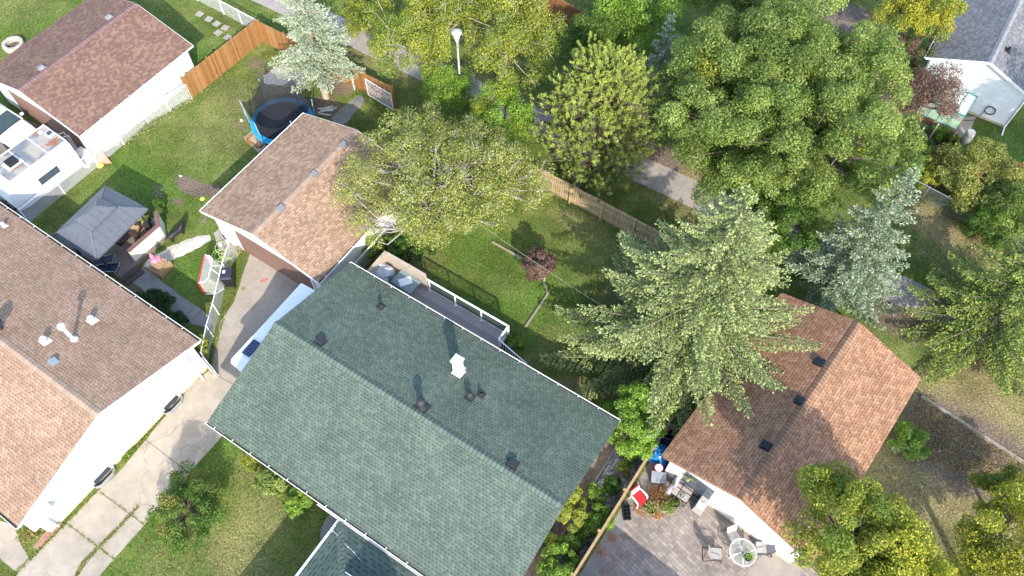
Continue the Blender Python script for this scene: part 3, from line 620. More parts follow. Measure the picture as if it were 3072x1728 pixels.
# ---- pale house at the top right
zw = 2.9; kW = G(2780.6, 172, zw); kP = G(2967.8, 195, 4.2); kT = G(2874, 0, zw); aw_ = math.atan2((kT-kW).y, (kT-kW).x); print('WH', math.degrees(aw_))
aw_ = (aw_+ang+math.pi/2)/2; vw = Vector((math.cos(aw_), math.sin(aw_), 0)); uw = Vector((vw.y, -vw.x, 0))
hwid = (kP-kW).dot(uw); print('hw', hwid)
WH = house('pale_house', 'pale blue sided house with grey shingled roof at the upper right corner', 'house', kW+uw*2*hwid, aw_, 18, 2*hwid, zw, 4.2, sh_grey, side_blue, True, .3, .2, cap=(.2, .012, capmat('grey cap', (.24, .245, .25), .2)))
pipe_vent(WH, (3023, 152), black_pl, .09, .25)
# ================================================================== VEGETATION
def leaf_mat(name, trans=.35, rough=.55, var=.25):
    nb = NB(name); c = nb.attr('lc'); n = nb.noise(nb.geo(), 9, 3, .7)
    c = nb.mix(1, c, nb.ramp(n, [(.3, 1-var), (.7, 1+var)]), 'MULTIPLY')
    nb.done(c, rough, 0, .25)
    tr = nb.node('ShaderNodeBsdfTranslucent'); nb.set(tr.inputs[0], nb.mix(1, c, (1.1, 1.15, .6), 'MULTIPLY'))
    mx = nb.node('ShaderNodeMixShader'); mx.inputs[0].default_value = trans
    nb.t.links.new(nb.b.outputs[0], mx.inputs[1]); nb.t.links.new(tr.outputs[0], mx.inputs[2]); nb.t.links.new(mx.outputs[0], nb.out.inputs[0])
    return nb.m
FOL = np.array([1.3, 1.3, 1.15])
leafm = leaf_mat('leaves', .4, .42, .2); needlem = leaf_mat('needles', .12, .6, .2)
def quads(name, P, C, mat, parent=None, nv=4):
    C = C*FOL; n = len(P); me = bpy.data.meshes.new(name); me.vertices.add(n*nv); me.vertices.foreach_set('co', P.reshape(-1).astype(np.float32))
    me.loops.add(n*nv); me.loops.foreach_set('vertex_index', np.arange(n*nv)); me.polygons.add(n)
    me.polygons.foreach_set('loop_start', np.arange(n)*nv); me.update(calc_edges=True)
    ca = me.color_attributes.new('lc', 'FLOAT_COLOR', 'POINT')
    cc = np.concatenate([np.clip(C, 0.003, 1), np.ones((n, 1))], 1); ca.data.foreach_set('color', np.repeat(cc, nv, 0).ravel().astype(np.float32))
    me.materials.append(mat); o = bpy.data.objects.new(name, me); COL.objects.link(o)
    if parent is not None: o.parent = parent
    return o
def unit(a): return a/np.maximum(np.linalg.norm(a, axis=-1, keepdims=True), 1e-9)
def leaf_quads(c, nrm, size, asp=.6, droop=None):
    """diamond-like leaves at c facing nrm"""
    n = len(c); r = rng.normal(size=(n, 3)); t = unit(np.cross(nrm, r)); b = np.cross(nrm, t)
    s = size[:, None] if np.ndim(size) else size
    up = nrm*s*.12
    return np.stack([c-t*s*.5, c-b*s*.5*asp+up, c+t*s*.5, c+b*s*.5*asp+up], 1)
def pal(cols, k): 
    cols = np.array(cols); i = np.clip((k*len(cols)).astype(int), 0, len(cols)-1); return cols[i]
GREEN = [(.045, .095, .02), (.065, .125, .025), (.09, .155, .03), (.12, .18, .04)]
YELG = [(.09, .14, .025), (.14, .19, .03), (.2, .235, .04), (.26, .26, .045), (.17, .21, .04)]
OLIVE = [(.17, .2, .055), (.23, .25, .075), (.28, .29, .09), (.12, .17, .04), (.32, .31, .1)]
BIGG = [(.075, .12, .03), (.12, .175, .042), (.175, .23, .062), (.24, .29, .095)]
PLUM = [(.11, .06, .06), (.15, .09, .08), (.18, .12, .1), (.08, .045, .05)]
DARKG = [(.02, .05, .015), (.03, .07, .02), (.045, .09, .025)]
BRIGHT = [(.11, .2, .03), (.15, .25, .04), (.2, .3, .05), (.09, .17, .03)]
GOLD = [(.2, .24, .03), (.29, .29, .035), (.35, .31, .04), (.16, .21, .03), (.26, .28, .04)]
def deciduous(name, label, x, y, zc, Rr, Rz, cols, cat='tree', group=None, leaf=.13, nc=60, nl=520, rc=.24, twigs=120, trunk=True, spots=None, flat=.35, up=.7, barkm=None, gap=0., base=None, stretch=(1, 1), lo=.25, px='P'):
    c0 = (GP if px == 'P' else G)(x, y, zc)
    b0 = Vector((c0.x, c0.y, 0)) if base is None else Vector((base.x, base.y, 0))
    t = thing(name, label, cat, b0, 0, group); off = np.array([c0.x-b0.x, c0.y-b0.y, zc])
    # clump centres in an uneven ellipsoid
    d = unit(rng.normal(size=(nc*3, 3))); d = d[d[:, 2] > -.55][:nc]; k = len(d)
    lump = 1+.16*np.sin(d[:, 0]*3.1+rng.uniform(0, 6))+.14*np.sin(d[:, 1]*4.3+rng.uniform(0, 6))
    rad = rng.uniform(lo, 1, k)**.6
    cen = d*rad[:, None]*lump[:, None]*np.array([Rr*stretch[0], Rr*stretch[1], Rz])*(1-rc*.6)+off
    cr = Rr*rc*rng.uniform(.6, 1.25, k); cr = np.maximum(cr, .12)
    # leaves
    ct = rng.random(k)
    n = rng.poisson(nl*1.35*(cr/(Rr*rc))**2, k); idx = np.repeat(np.arange(k), n); m = len(idx)
    e = rng.normal(size=(m, 3)); e[:, 2] += .35; e = unit(e); rr = rng.uniform(.45, 1.08, m)**.7
    sub = unit(rng.normal(size=(k, 5, 3))); dt = np.max(np.einsum('mij,mj->mi', sub[idx], e), 1); rr *= .78+.34*dt
    pos = cen[idx]+e*(cr[idx]*rr)[:, None]*np.array([1, 1, .8])
    nr = unit(e*.75+rng.normal(size=(m, 3))*.6+np.array([0, 0, up*.6]))
    P = leaf_quads(pos, nr, leaf*.84*rng.uniform(.55, 1.4, m))
    kk = np.clip(ct[idx]*.55+rng.random(m)*.45, 0, .999)
    C = pal(cols, kk)*rng.uniform(.8, 1.25, (m, 1))*rng.uniform(.85, 1.15, (k, 1))[idx]
    if spots:
        sc_, prob = spots; ks = rng.random(k) < prob; ms = ks[idx] & (rng.random(m) < .6) | (rng.random(m) < prob*.12)
        C[ms] = pal(sc_, rng.random(ms.sum()))
    if gap: keep = rng.random(m) > gap; P, C = P[keep], C[keep]
    keep = P[:, :, 2].min(1) > .02
    lampb = GP(1160, 250); cw = P.mean(1)+np.array([b0.x, b0.y, 0])            # boughs pruned back from the street lamp
    for zz in np.arange(2.6, 6.2, .3):
        lp = np.array([lampb.x, lampb.y, zz]); dl_ = np.array([0, 0, HC])-lp; dl_ /= np.linalg.norm(dl_); rel = cw-lp; tt = np.clip(rel@dl_, 0, 7)
        keep &= np.linalg.norm(rel-tt[:, None]*dl_, axis=1) > .42
    quads('crown' if trunk else 'leaves', P[keep], C[keep], leafm, t)
    tm = MB(); hr = max(.03, Rr*.045)
    if trunk:
        zt = max(.3, zc-Rz*.45); top = Vector(off*np.array([.6, .6, 0]))+ZUP*zt
        tm.path([(0, 0, -.05), Vector((.05*Rr*.2, 0, zt*.5)), top], [hr*1.4, hr*1.1, hr*.9], 8)
    else: top = Vector((0, 0, .05))
    ord_ = np.argsort(-cr)[:max(6, nc//5)]
    mains = []
    for i in ord_:
        q = Vector(cen[i]); mid = top.lerp(q, .5)+Vector((0, 0, -.1*Rr))+Vector(rng.normal(size=3)*.08*Rr)
        tm.path([top, mid, q], [hr*.6, hr*.38, hr*.12], 5, cap=False); mains.append(mid)
    for i in range(k):
        q = Vector(cen[i]); s_ = min(mains, key=lambda a: (a-q).length)
        tm.path([s_, (s_+q)/2+Vector(rng.normal(size=3)*.05*Rr), q], [hr*.22, hr*.15, hr*.07], 4, cap=False)
    for j in range(twigs):
        i = int(rng.integers(k)); q = Vector(cen[i]); dd = Vector(unit(rng.normal(size=3)+np.array([0, 0, .5])))
        ln = cr[i]*rng.uniform(.7, 1.15); tm.path([q, q+dd*ln*.5+Vector(rng.normal(size=3)*.04), q+dd*ln], [hr*.09+.004, hr*.07+.003, .004], 3, cap=False)
    tm.build('trunk' if trunk else 'stems', barkm or bark, t, uv=False)
    return t
def spruce(name, label, base, H, Rr, cols, group=None, z0=.6, wh=.28, nb_=8, tuft=.11, dense=1., pw=.9, seed=0, droop=.3, tw=.34, barkm=None):
    t = thing(name, label, 'tree', (base.x, base.y, 0), 0, group)
    tm = MB().path([(0, 0, -.05), (0, 0, H*.5), (0, 0, H*.98)], [.02*H, .012*H, .008], 9)
    PP, CC = [], []; z = z0
    while z < H*.985:
        f = 1-(z-z0)/(H-z0); Lz = Rr*f**pw; k = max(4, int(nb_*(.55+.45*f)))
        a0 = rng.uniform(0, 6.28)
        for j in range(k):
            a = a0+6.2832*j/k+rng.normal()*.18; L = max(.18, Lz*rng.choice([1.06, .95, .85, .6], p=[.3, .35, .2, .15])*rng.uniform(.9, 1.08)); zb = z+rng.uniform(-.12, .12)
            da = np.array([math.cos(a), math.sin(a), 0]); pa_ = np.array([-math.sin(a), math.cos(a), 0])
            dr = droop*(.4+.6*f)
            ax = lambda s_: da*(L*s_)[..., None]*1. + np.array([0, 0, 1.])*((zb+L*(.1*s_-dr*s_**1.6+.14*s_**4))[..., None])
            if L > .5: 
                q = ax(np.array([0., .5, 1.])); tm.path([Vector(v) for v in q], [.012+.008*L, .008+.005*L, .004], 4, cap=False)
            nt = max(3, int(L/.085*dense)); s_ = np.linspace(.1, 1, nt)+rng.normal(size=nt)*.01
            tl = np.clip(tw*L*np.minimum(1.15-s_, s_*1.6+.12)*rng.uniform(.75, 1.2, nt), .07, .85)
            for sg in (-1, 1):
                st = ax(s_); dirv = unit(pa_*sg*.85+da*.62+np.stack([np.zeros(nt), np.zeros(nt), rng.normal(size=nt)*.12-.12], 1))
                nn = np.maximum(2, (tl/.055*dense).astype(int)); id_ = np.repeat(np.arange(nt), nn)
                fr = rng.random(len(id_)); ps = st[id_]+dirv[id_]*(tl[id_]*fr)[:, None]
                ps = ps+rng.normal(size=ps.shape)*np.array([.02, .02, .028]); ps[:, 2] -= .10*(tl[id_]*fr)
                tip = unit(dirv[id_]+da*.4+rng.normal(size=ps.shape)*.55+np.array([0, 0, .25])); nr = unit(np.cross(tip, rng.normal(size=ps.shape))*.75+np.array([0, 0, .8]))
                bb = unit(np.cross(nr, tip)); sz = tuft*rng.uniform(.7, 1.3, len(id_))[:, None]; wd = sz*.34
                PP.append(np.stack([ps-tip*sz*.4, ps-bb*wd, ps+tip*sz*.7, ps+bb*wd], 1))
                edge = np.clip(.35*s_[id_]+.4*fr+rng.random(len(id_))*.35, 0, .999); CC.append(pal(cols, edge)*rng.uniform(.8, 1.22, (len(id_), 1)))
        z += wh*rng.uniform(.8, 1.2)*(.5+.75*f)
    P = np.concatenate(PP); C = np.concatenate(CC); quads('crown', P, C, needlem, t); tm.build('trunk', barkm or bark, t, uv=False)
    return t
def pine(name, label, x, y, zc, Rr, Rz, cols, n=620):
    c0 = GP(x, y, zc); t = thing(name, label, 'tree', (c0.x, c0.y, 0)); PP, CC = [], []; tm = MB().path([(0, 0, -.05), (.1, 0, zc), (0, 0, zc+Rz*.9)], [.16, .11, .02], 8)
    for i in range(520):
        u_ = rng.random(); zz = zc-Rz+2*Rz*u_; wid = Rr*math.sqrt(max(.05, 1-((u_-.38)/.66)**2)); a = rng.uniform(0, 6.283); L = wid*rng.uniform(.55, 1.05)
        p0 = Vector((0, 0, zz-L*.12)); p1 = Vector((math.cos(a)*L, math.sin(a)*L, zz+L*.12)); mid = (p0+p1)/2-ZUP*.05*L
        tm.path([p0, mid, p1], [.03, .02, .012], 4, cap=False)
        for j in range(rng.integers(4, 9)):
            s_ = rng.uniform(.35, 1.); q = p0.lerp(p1, s_); o_ = Vector(rng.normal(size=3)*.3*(1.1-s_*.4)); o_.z = abs(o_.z)*.9+.05; e_ = q+o_
            tm.path([q, e_], [.012, .008], 3, cap=False)
            ax = unit(np.array([math.cos(a)*.5, math.sin(a)*.5, .9])+rng.normal(size=3)*.25); ln = rng.uniform(.2, .4); m = 58
            base = np.array(e_)+ax*(rng.random((m, 1))*ln); dr = unit(rng.normal(size=(m, 3))+ax*.75); bb = unit(np.cross(dr, rng.normal(size=(m, 3)))); s2 = rng.uniform(.09, .14, (m, 1))
            PP.append(np.stack([base, base+dr*s2*.5-bb*.022, base+dr*s2, base+dr*s2*.5+bb*.022], 1)); kk = min(.999, max(0, rng.random()*.6+.4*u_)); CC.append(np.array(cols[int(kk*len(cols))])*rng.uniform(.8, 1.2, (m, 1)))
    quads('crown', np.concatenate(PP), np.concatenate(CC), needlem, t); tm.build('trunk', bark, t, uv=False); return t
def hz(base, tip):
    best = 0, 1e9
    for i in range(20, 300):
        z = i*.08; d = (Vector((base.x, base.y, z))-Vector((0, 0, HC))); w_ = d.dot(_fw); px = 1536+FQ*d.dot(_r2)/w_; py = 864-FQ*d.dot(_u2)/w_
        e = math.hypot(px/1.19255-tip[0], py/1.19255-tip[1])
        if e < best[1]: best = z, e
    return best[0]
BLUE = [(.055, .08, .045), (.11, .15, .09), (.18, .23, .16), (.26, .31, .23)]
BLUE2 = [(.1, .13, .09), (.17, .205, .15), (.245, .285, .215), (.32, .37, .285)]
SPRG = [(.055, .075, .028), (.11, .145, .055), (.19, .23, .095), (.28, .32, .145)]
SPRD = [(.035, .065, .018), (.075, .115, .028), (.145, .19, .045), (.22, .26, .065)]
b = G(978, 292); spruce('blue_spruce', 'tall silvery blue spruce with bare lower trunk beside the trampoline', b, 11.5, 2.75, BLUE2, z0=2.3, wh=.42, nb_=6, tuft=.1, tw=.42, droop=.3, dense=1.2, barkm=bark_pale)
b = GP(1705, 905); H = hz(b, (1882, 468)); print('spruce H', H)
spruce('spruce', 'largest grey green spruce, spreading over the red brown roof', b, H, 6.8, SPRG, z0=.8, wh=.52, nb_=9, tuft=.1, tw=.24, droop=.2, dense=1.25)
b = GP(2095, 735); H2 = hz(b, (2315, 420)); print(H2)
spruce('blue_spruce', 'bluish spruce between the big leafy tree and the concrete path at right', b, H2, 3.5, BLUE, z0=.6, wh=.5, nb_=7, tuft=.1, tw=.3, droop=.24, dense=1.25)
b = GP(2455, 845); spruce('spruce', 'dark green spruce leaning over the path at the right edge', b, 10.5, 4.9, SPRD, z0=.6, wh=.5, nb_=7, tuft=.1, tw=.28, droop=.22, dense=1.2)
c = GP(1690, 42, 7); spruce('spruce', 'thin silver tipped spruce hidden behind the big leafy tree at top', c, 7.2, 1.9, BLUE2, z0=1, wh=.4, nb_=6, tw=.4)
pine('pine', 'light green pine with rounded needle clumps beside the path', 1510, 302, 4.6, 3.7, 3.9, [(.11, .16, .033), (.16, .21, .045), (.205, .25, .056), (.25, .29, .068)])
deciduous('tree', 'largest leafy green tree, broad dense crown at top right of centre', 1950, 262, 6.6, 6.5, 5.0, BIGG, leaf=.135, nc=400, nl=640, rc=.108, twigs=260, stretch=(1.03, 1), lo=.12, spots=(GOLD, .02), up=.6)
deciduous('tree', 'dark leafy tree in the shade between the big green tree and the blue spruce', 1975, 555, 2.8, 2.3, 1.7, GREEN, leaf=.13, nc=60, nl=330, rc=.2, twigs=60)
deciduous('tree', 'yard tree with olive yellow leaves and grey twigs overhanging the tan garage roof', 1115, 445, 4.6, 5.15, 2.8, OLIVE, leaf=.11, nc=280, nl=250, rc=.12, twigs=1000, lo=.3, spots=(GOLD, .05), up=.5, barkm=pm('grey twig bark', (.3, .27, .25), .95, 0, .3, 6))
deciduous('tree', 'yellow green tree left of the street lamp by the path', 1055, 70, 5.6, 3.6, 2.6, YELG, leaf=.13, nc=80, nl=330, rc=.2, twigs=420, base=GP(1072, 188), spots=(GOLD, .13), lo=.35, barkm=bark_pale)
deciduous('tree', 'yellow green tree right of the street lamp with bare grey limbs', 1268, 78, 5.8, 3.4, 2.5, YELG, leaf=.13, nc=76, nl=330, rc=.2, twigs=420, spots=(GOLD, .08), lo=.35, barkm=bark_pale)
deciduous('tree', 'sparse yellow green tree cut by the top edge above the street lamp', 1170, -75, 6.0, 3.0, 2.4, YELG, leaf=.13, nc=60, nl=300, rc=.2, twigs=500, lo=.35, barkm=bark_pale)
deciduous('tree', 'small bright green tree between the olive tree and the pine', 1265, 290, 3.4, 2.3, 1.8, BRIGHT, leaf=.12, nc=50, nl=380, rc=.24, twigs=100, spots=(GOLD, .1))
deciduous('shrub', 'bright green shrub under the yellow green tree at the path edge', 1120, 215, 1.7, 2.1, 1.3, BRIGHT, 'shrub', leaf=.12, nc=36, nl=380, rc=.26, twigs=60)
deciduous('shrub', 'green bushes along the path above the blue spruce', 935, 28, 1.5, 2.0, 1.2, YELG, 'shrub', leaf=.12, nc=44, nl=330, rc=.22, twigs=60)
deciduous('tree', 'dark green round tree at the end of the brown fence at top', 1490, 105, 3.0, 2.4, 2.0, GREEN, leaf=.12, nc=60, nl=400, rc=.22, twigs=80)
deciduous('tree', 'bright green tree cut by the top edge beside the brown fence', 1590, 15, 4.2, 3.2, 2.2, BRIGHT, leaf=.13, nc=60, nl=420, rc=.22, twigs=100)
deciduous('tree', 'leafy tree at the top edge above the big green tree', 1880, -60, 5.5, 4.5, 3.0, BIGG, leaf=.15, nc=110, nl=480, rc=.17, twigs=100, lo=.45)
deciduous('tree', 'yellow leaved tree beside the grey roof at top right', 2305, 28, 4.4, 2.45, 1.7, GOLD, leaf=.13, nc=60, nl=300, rc=.2, twigs=200, spots=(GREEN, .2))
deciduous('plum_tree', 'purple leaved plum tree against the pale house wall', 2318, 232, 3.2, 2.4, 2.0, PLUM, leaf=.1, nc=56, nl=260, rc=.2, twigs=300)
deciduous('plum_tree', 'upper purple grey plum behind the big leafy tree', 2288, 132, 2.6, 1.5, 1.3, PLUM, leaf=.1, nc=40, nl=260, rc=.2, twigs=220, spots=(GREEN, .3))
deciduous('plum_tree', 'small purple leaved sapling in the middle of the back lawn', 1357, 664, 1.75, 1.05, .85, PLUM, leaf=.1, nc=50, nl=260, rc=.26, twigs=140, base=GP(1369, 706), barkm=bark_pale)
deciduous('shrub', 'big rounded hedge plant with reddish tips at the right edge', 2462, 440, 1.7, 2.5, 1.7, OLIVE, 'shrub', leaf=.12, nc=80, nl=330, rc=.2, twigs=200, spots=([(.25, .12, .06), (.2, .14, .07)], .12))
deciduous('shrub', 'green hedge plant at the right edge below the reddish one', 2555, 525, 1.6, 2.4, 1.5, BIGG, 'shrub', leaf=.12, nc=70, nl=330, rc=.2, twigs=100)
deciduous('shrub', 'low green hedge plant beside the wire fence at right', 2490, 560, 1.2, 1.7, 1.0, GREEN, 'shrub', leaf=.11, nc=50, nl=300, rc=.22, twigs=80)
deciduous('shrub', 'leafy bush under the big tree near the garden beds', 2295, 395, 1.1, 1.4, 1.0, GREEN, 'shrub', leaf=.11, nc=46, nl=330, rc=.22, twigs=60, spots=(GOLD, .08))
deciduous('shrub', 'yellowing bush between the blue spruce and the wire fence', 2330, 440, 1., 1.0, .9, GOLD, 'shrub', leaf=.11, nc=30, nl=260, rc=.25, twigs=50, spots=(GREEN, .4))
deciduous('shrub', 'small pale green plant beside the rain barrel', 2398, 352, .6, .5, .5, YELG, 'shrub', leaf=.1, nc=16, nl=160, rc=.32, twigs=30, trunk=False)
deciduous('tree', 'front yard tree with green leaves overlapping the red brown roof', 2150, 1325, 6.6, 2.6, 2.2, YELG, leaf=.13, nc=90, nl=250, rc=.18, twigs=160, spots=(GOLD, .2), lo=.3)
deciduous('tree', 'yellow tree cut by the lower right corner', 2540, 1400, 4.0, 3.0, 2.0, GOLD, leaf=.13, nc=80, nl=300, gap=.1, rc=.19, twigs=160, spots=(YELG, .3))
deciduous('tree', 'green and yellow tree cut by the bottom edge at right', 2262, 1470, 6.2, 2.9, 2.2, GOLD, leaf=.13, nc=100, nl=280, rc=.19, twigs=160, spots=(YELG, .3))
deciduous('shrub', 'green bush above the yellow tree at the lower right', 2530, 1245, 1.9, 1.6, 1.2, YELG, 'shrub', leaf=.12, nc=46, nl=330, rc=.22, twigs=80, spots=(GREEN, .4))
deciduous('shrub', 'round green shrub with orange tips beside the driveway', 474, 1288, 1.5, 2.0, 1.5, GREEN, 'shrub', leaf=.1, nc=90, nl=190, rc=.17, twigs=260, trunk=False, spots=([(.24, .16, .05), (.22, .2, .06)], .07), lo=.3)
deciduous('shrub', 'greyish green shrub under the front gutter of the green roofed house', 688, 1215, .8, .85, .75, BIGG, 'shrub', leaf=.11, nc=40, nl=240, rc=.24, twigs=60, trunk=False)
deciduous('shrub', 'lime green shrub under the front gutter nearest the porch', 752, 1262, .8, .72, .6, BRIGHT, 'shrub', leaf=.13, nc=34, nl=180, rc=.25, twigs=50, trunk=False)
deciduous('shrub', 'thin low shrub nearest the driveway under the front gutter', 632, 1160, .45, .6, .4, YELG, 'shrub', leaf=.1, nc=18, nl=120, rc=.28, twigs=50, trunk=False)
deciduous('shrub', 'bright green sumac bush at the corner of the green roofed house', 1612, 1055, 1.9, 1.75, 1.5, BRIGHT, 'shrub', leaf=.12, nc=70, nl=360, rc=.2, twigs=100)
deciduous('shrub', 'tall yellow green shrub against the side wall below the ridge', 1437, 1275, 1.5, .8, 1.1, YELG, 'shrub', leaf=.13, nc=40, nl=230, rc=.26, twigs=70, spots=(GOLD, .2), stretch=(1, 1.3))
deciduous('shrub', 'green shrub in the side strip beside the fence post', 1512, 1300, .8, .75, .7, BRIGHT, 'shrub', leaf=.12, nc=34, nl=220, rc=.26, twigs=60, trunk=False, spots=(GREEN, .5))
deciduous('shrub', 'green shrub at the bottom of the side strip by the fence', 1405, 1418, 1.0, .95, .8, BRIGHT, 'shrub', leaf=.13, nc=40, nl=230, rc=.26, twigs=60, trunk=False, spots=(GREEN, .5))
for q, r_, lb, cl in (((1472, 1322), .75, 'bright green shrub against the patio fence, third from the bottom edge', BRIGHT), ((1436, 1365), .7, 'dark green shrub in the middle of the side strip below the ridge', GREEN), ((1496, 1248), .55, 'narrow green shrub beside the brown side pavers', BRIGHT), ((1540, 1222), .5, 'low leafy plant between pavers and gravel near the fence', GREEN), ((1385, 1372), .5, 'yellow green plant under the side eave near the bottom edge', YELG), ((1582, 1140), .55, 'leafy sucker below the bright green sumac', GREEN)):
    deciduous('shrub', lb, q[0], q[1], .6, r_, .55, cl, 'shrub', leaf=.12, nc=30, nl=190, rc=.28, twigs=40, trunk=False, spots=(GREEN, .3))
deciduous('shrub', 'small green plant growing from the grey gravel', 1570, 1178, .5, .4, .4, YELG, 'shrub', leaf=.1, nc=14, nl=150, rc=.32, twigs=20, trunk=False)
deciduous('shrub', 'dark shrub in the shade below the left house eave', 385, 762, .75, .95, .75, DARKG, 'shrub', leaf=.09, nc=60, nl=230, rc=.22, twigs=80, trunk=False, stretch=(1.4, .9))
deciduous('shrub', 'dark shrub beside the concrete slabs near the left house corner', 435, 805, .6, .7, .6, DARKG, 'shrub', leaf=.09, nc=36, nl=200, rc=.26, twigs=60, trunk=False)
deciduous('shrub', 'leafy bush at the corner of the left house by the wire fence', 508, 868, .75, .6, .75, YELG, 'shrub', leaf=.1, nc=40, nl=200, rc=.25, twigs=50, trunk=False, stretch=(.8, 1.2))
deciduous('shrub', 'dark raspberry bush behind the lattice of the deck', 1022, 626, .8, 1.35, .8, GREEN, 'shrub', leaf=.11, nc=60, nl=260, rc=.2, twigs=80, trunk=False, spots=(DARKG, .6), stretch=(1.2, .8))
deciduous('shrub', 'green bush between the wire fence and the deck lattice', 938, 622, .7, .7, .7, BRIGHT, 'shrub', leaf=.11, nc=34, nl=230, rc=.25, twigs=40, trunk=False, spots=(DARKG, .4))
deciduous('vine', 'yellow green vine growing out of the gap beside the garage wall', 920, 598, 1.2, .4, .5, YELG, 'plant', leaf=.13, nc=14, nl=90, rc=.35, twigs=20, trunk=False)
deciduous('shrub', 'green bush beside the deck stairs', 1292, 858, .6, .6, .55, GREEN, 'shrub', leaf=.11, nc=30, nl=220, rc=.27, twigs=40, trunk=False, spots=(BRIGHT, .3))
deciduous('flowering_shrub', 'shrub with small white flowers beside the red brown roof', 2290, 1112, .6, 1.0, .7, BRIGHT, 'shrub', leaf=.1, nc=50, nl=230, rc=.22, twigs=60, trunk=False, spots=([(.4, .43, .34), (.48, .5, .42)], .22), stretch=(.8, 1.2))
deciduous('shrub', 'low plant with yellow green leaves beside the gazebo deck', 402, 512, .4, .45, .35, GREEN, 'shrub', leaf=.1, nc=18, nl=140, rc=.3, twigs=20, trunk=False)
# ================================================================== FENCES
cedar = planks('stained cedar boards', [(.25, .115, .035), (.31, .155, .055), (.38, .2, .08), (.28, .13, .04)], .14, .5, 0, .08)
cedar_old = planks('old brown boards', [(.2, .09, .04), (.26, .12, .05), (.3, .15, .07)], .14, .5, 0, .08)
pine_b = planks('pale fence boards', [(.42, .31, .17), (.48, .36, .21), (.37, .27, .145)], .14, .5, 0, .06)
wire_w = mesh_wire('white chain link', (.72, .73, .74), .085, .2)
wire_g = mesh_wire('grey chain link', (.3, .33, .32), .085, .16, .4)
def board_fence(name, label, a, b, h, mat, cap=True, step=.145, gapw=.008, posts=2.4, side=1, rails=(.25, .95), z0=.05, wob=.0, group=None, postm=None, railside=None):
    a = Vector((a.x, a.y, 0)); b = Vector((b.x, b.y, 0)); L = (b-a).length; rz = math.atan2((b-a).y, (b-a).x)
    t = thing(name, label, 'fence', a, rz, group); m = MB(); rr = random.Random(int(a.x*10)); n = int(L/step); st = L/n
    for i in range(n):
        hh = h+rr.uniform(-.012, .012)+wob*math.sin(i*.5); m.box(((i+.5)*st, rr.uniform(-.003, .003), (z0+hh)/2), (st-gapw, .02, hh-z0))
    m.build('boards', mat, t)
    rs = side if railside is None else railside
    for k in rails: MB().box((L/2, rs*.035, z0+(h-z0)*k), (L, .045, .09)).build('rail', postm or mat, t)
    if cap: MB().box((L/2, 0, h+.025), (L, .12, .03)).build('top_cap', postm or mat, t)
    k = max(1, round(L/posts))
    for i in range(k+1): MB().box((min(max(i*L/k, .06), L-.06), side*.105, (h+.06)/2), (.09, .09, h+.06)).box((min(max(i*L/k, .06), L-.06), side*.105, h+.07), (.11, .11, .02)).build('post', postm or mat, t)
    return t
def wire_fence(name, label, tops, h, mesh, metal, posts=None, group=None, rr_=.025, every=2.6, ends=True):
    pts = [G(x, y, h) if not isinstance(x, Vector) else x for x, y in tops] if isinstance(tops[0], tuple) else tops
    pts = [Vector((p.x, p.y, 0)) for p in pts]; o = pts[0]; t = thing(name, label, 'fence', o, 0, group); pts = [p-o for p in pts]
    m = MB()
    for p, q in zip(pts, pts[1:]): m.quad(p+ZUP*.03, q+ZUP*.03, q+ZUP*(h-.02), p+ZUP*(h-.02))
    m.build('wire_mesh', mesh, t)
    MB().path([p+ZUP*h for p in pts], rr_, 8).build('top_rail', metal, t)
    pp = list(pts)
    for p, q in zip(pts, pts[1:]):
        k = int((q-p).length/every)
        for i in range(1, k+1):
            if (q-p).length*(1-i/(k+1)) > .5: pp.append(p.lerp(q, i/(k+1)))
    for p in pp: MB().tube(p, p+ZUP*(h+.03), rr_*1.15, 8).lathe([(rr_*1.5, -.01), (rr_*1.4, .03), (.002, .05)], p+ZUP*(h+.03), 8).build('post', metal, t)
    return t
k1 = G(576, 297); wire_fence('chain_link_fence', 'long white chain link fence between the left lawn and the brown garage', [G(57, 630, 1.25), G(269, 457, 1.25), G(424, 330, 1.25), k1], 1.25, wire_w, white_metal, rr_=.03)
k2 = G(768, 62, 1.8); board_fence('wood_fence', 'orange stained wooden fence between the blue spruce and the white chain link', G(545, 237, 1.8), k2, 1.8, cedar, side=1)
k3 = G(1176, 264, 1.75); board_fence('wood_fence', 'brown wooden fence behind the silvery spruce and the white gate frame', k2, k3, 1.75, cedar, side=1)
wire_fence('chain_link_fence', 'white chain link fence above the stepping stones at the top edge', [G(420, -120, 1.2), G(656, 0, 1.2), G(768, 60, 1.2)], 1.2, wire_w, white_metal, rr_=.03)
tA, tB = G(1524, 459, 1.45), G(2007, 725, 1.3); tB_ = G(1995, 760); dT = (Vector((tB_.x, tB_.y, 0))-Vector((G(1695, 599).x, G(1695, 599).y, 0))).normalized()
board_fence('wood_fence', 'pale wooden fence with rails along the shady back lawn', Vector((tB_.x, tB_.y, 0))-dT*10.6, tB_, 1.65, pine_b, cap=False, gapw=.03, side=-1, rails=(.2, .62, .93), posts=2.3, wob=.02)
wire_fence('chain_link_fence', 'white chain link fence with a gate along the left side of the driveway', [G(697, 697, 1.2), G(666, 789, 1.2), G(637, 911, 1.2), G(618, 977, 1.2), G(602, 1058, 1.2)], 1.2, wire_w, white_metal, rr_=.028)
wire_fence('chain_link_fence', 'white chain link fence in the gap between the tan garage and the deck', [G(1240, 592, 1.2), G(1062, 793, 1.2), G(1010, 850, 1.2)], 1.2, wire_w, white_metal)
wire_fence('chain_link_fence', 'grey chain link fence half hidden in the hedge at right', [G(2660, 495, 1.2), G(2789, 562, 1.2), G(2926, 633, 1.2), G(3072, 708, 1.2), G(3200, 772, 1.2)], 1.2, wire_g, grey_metal, every=9)
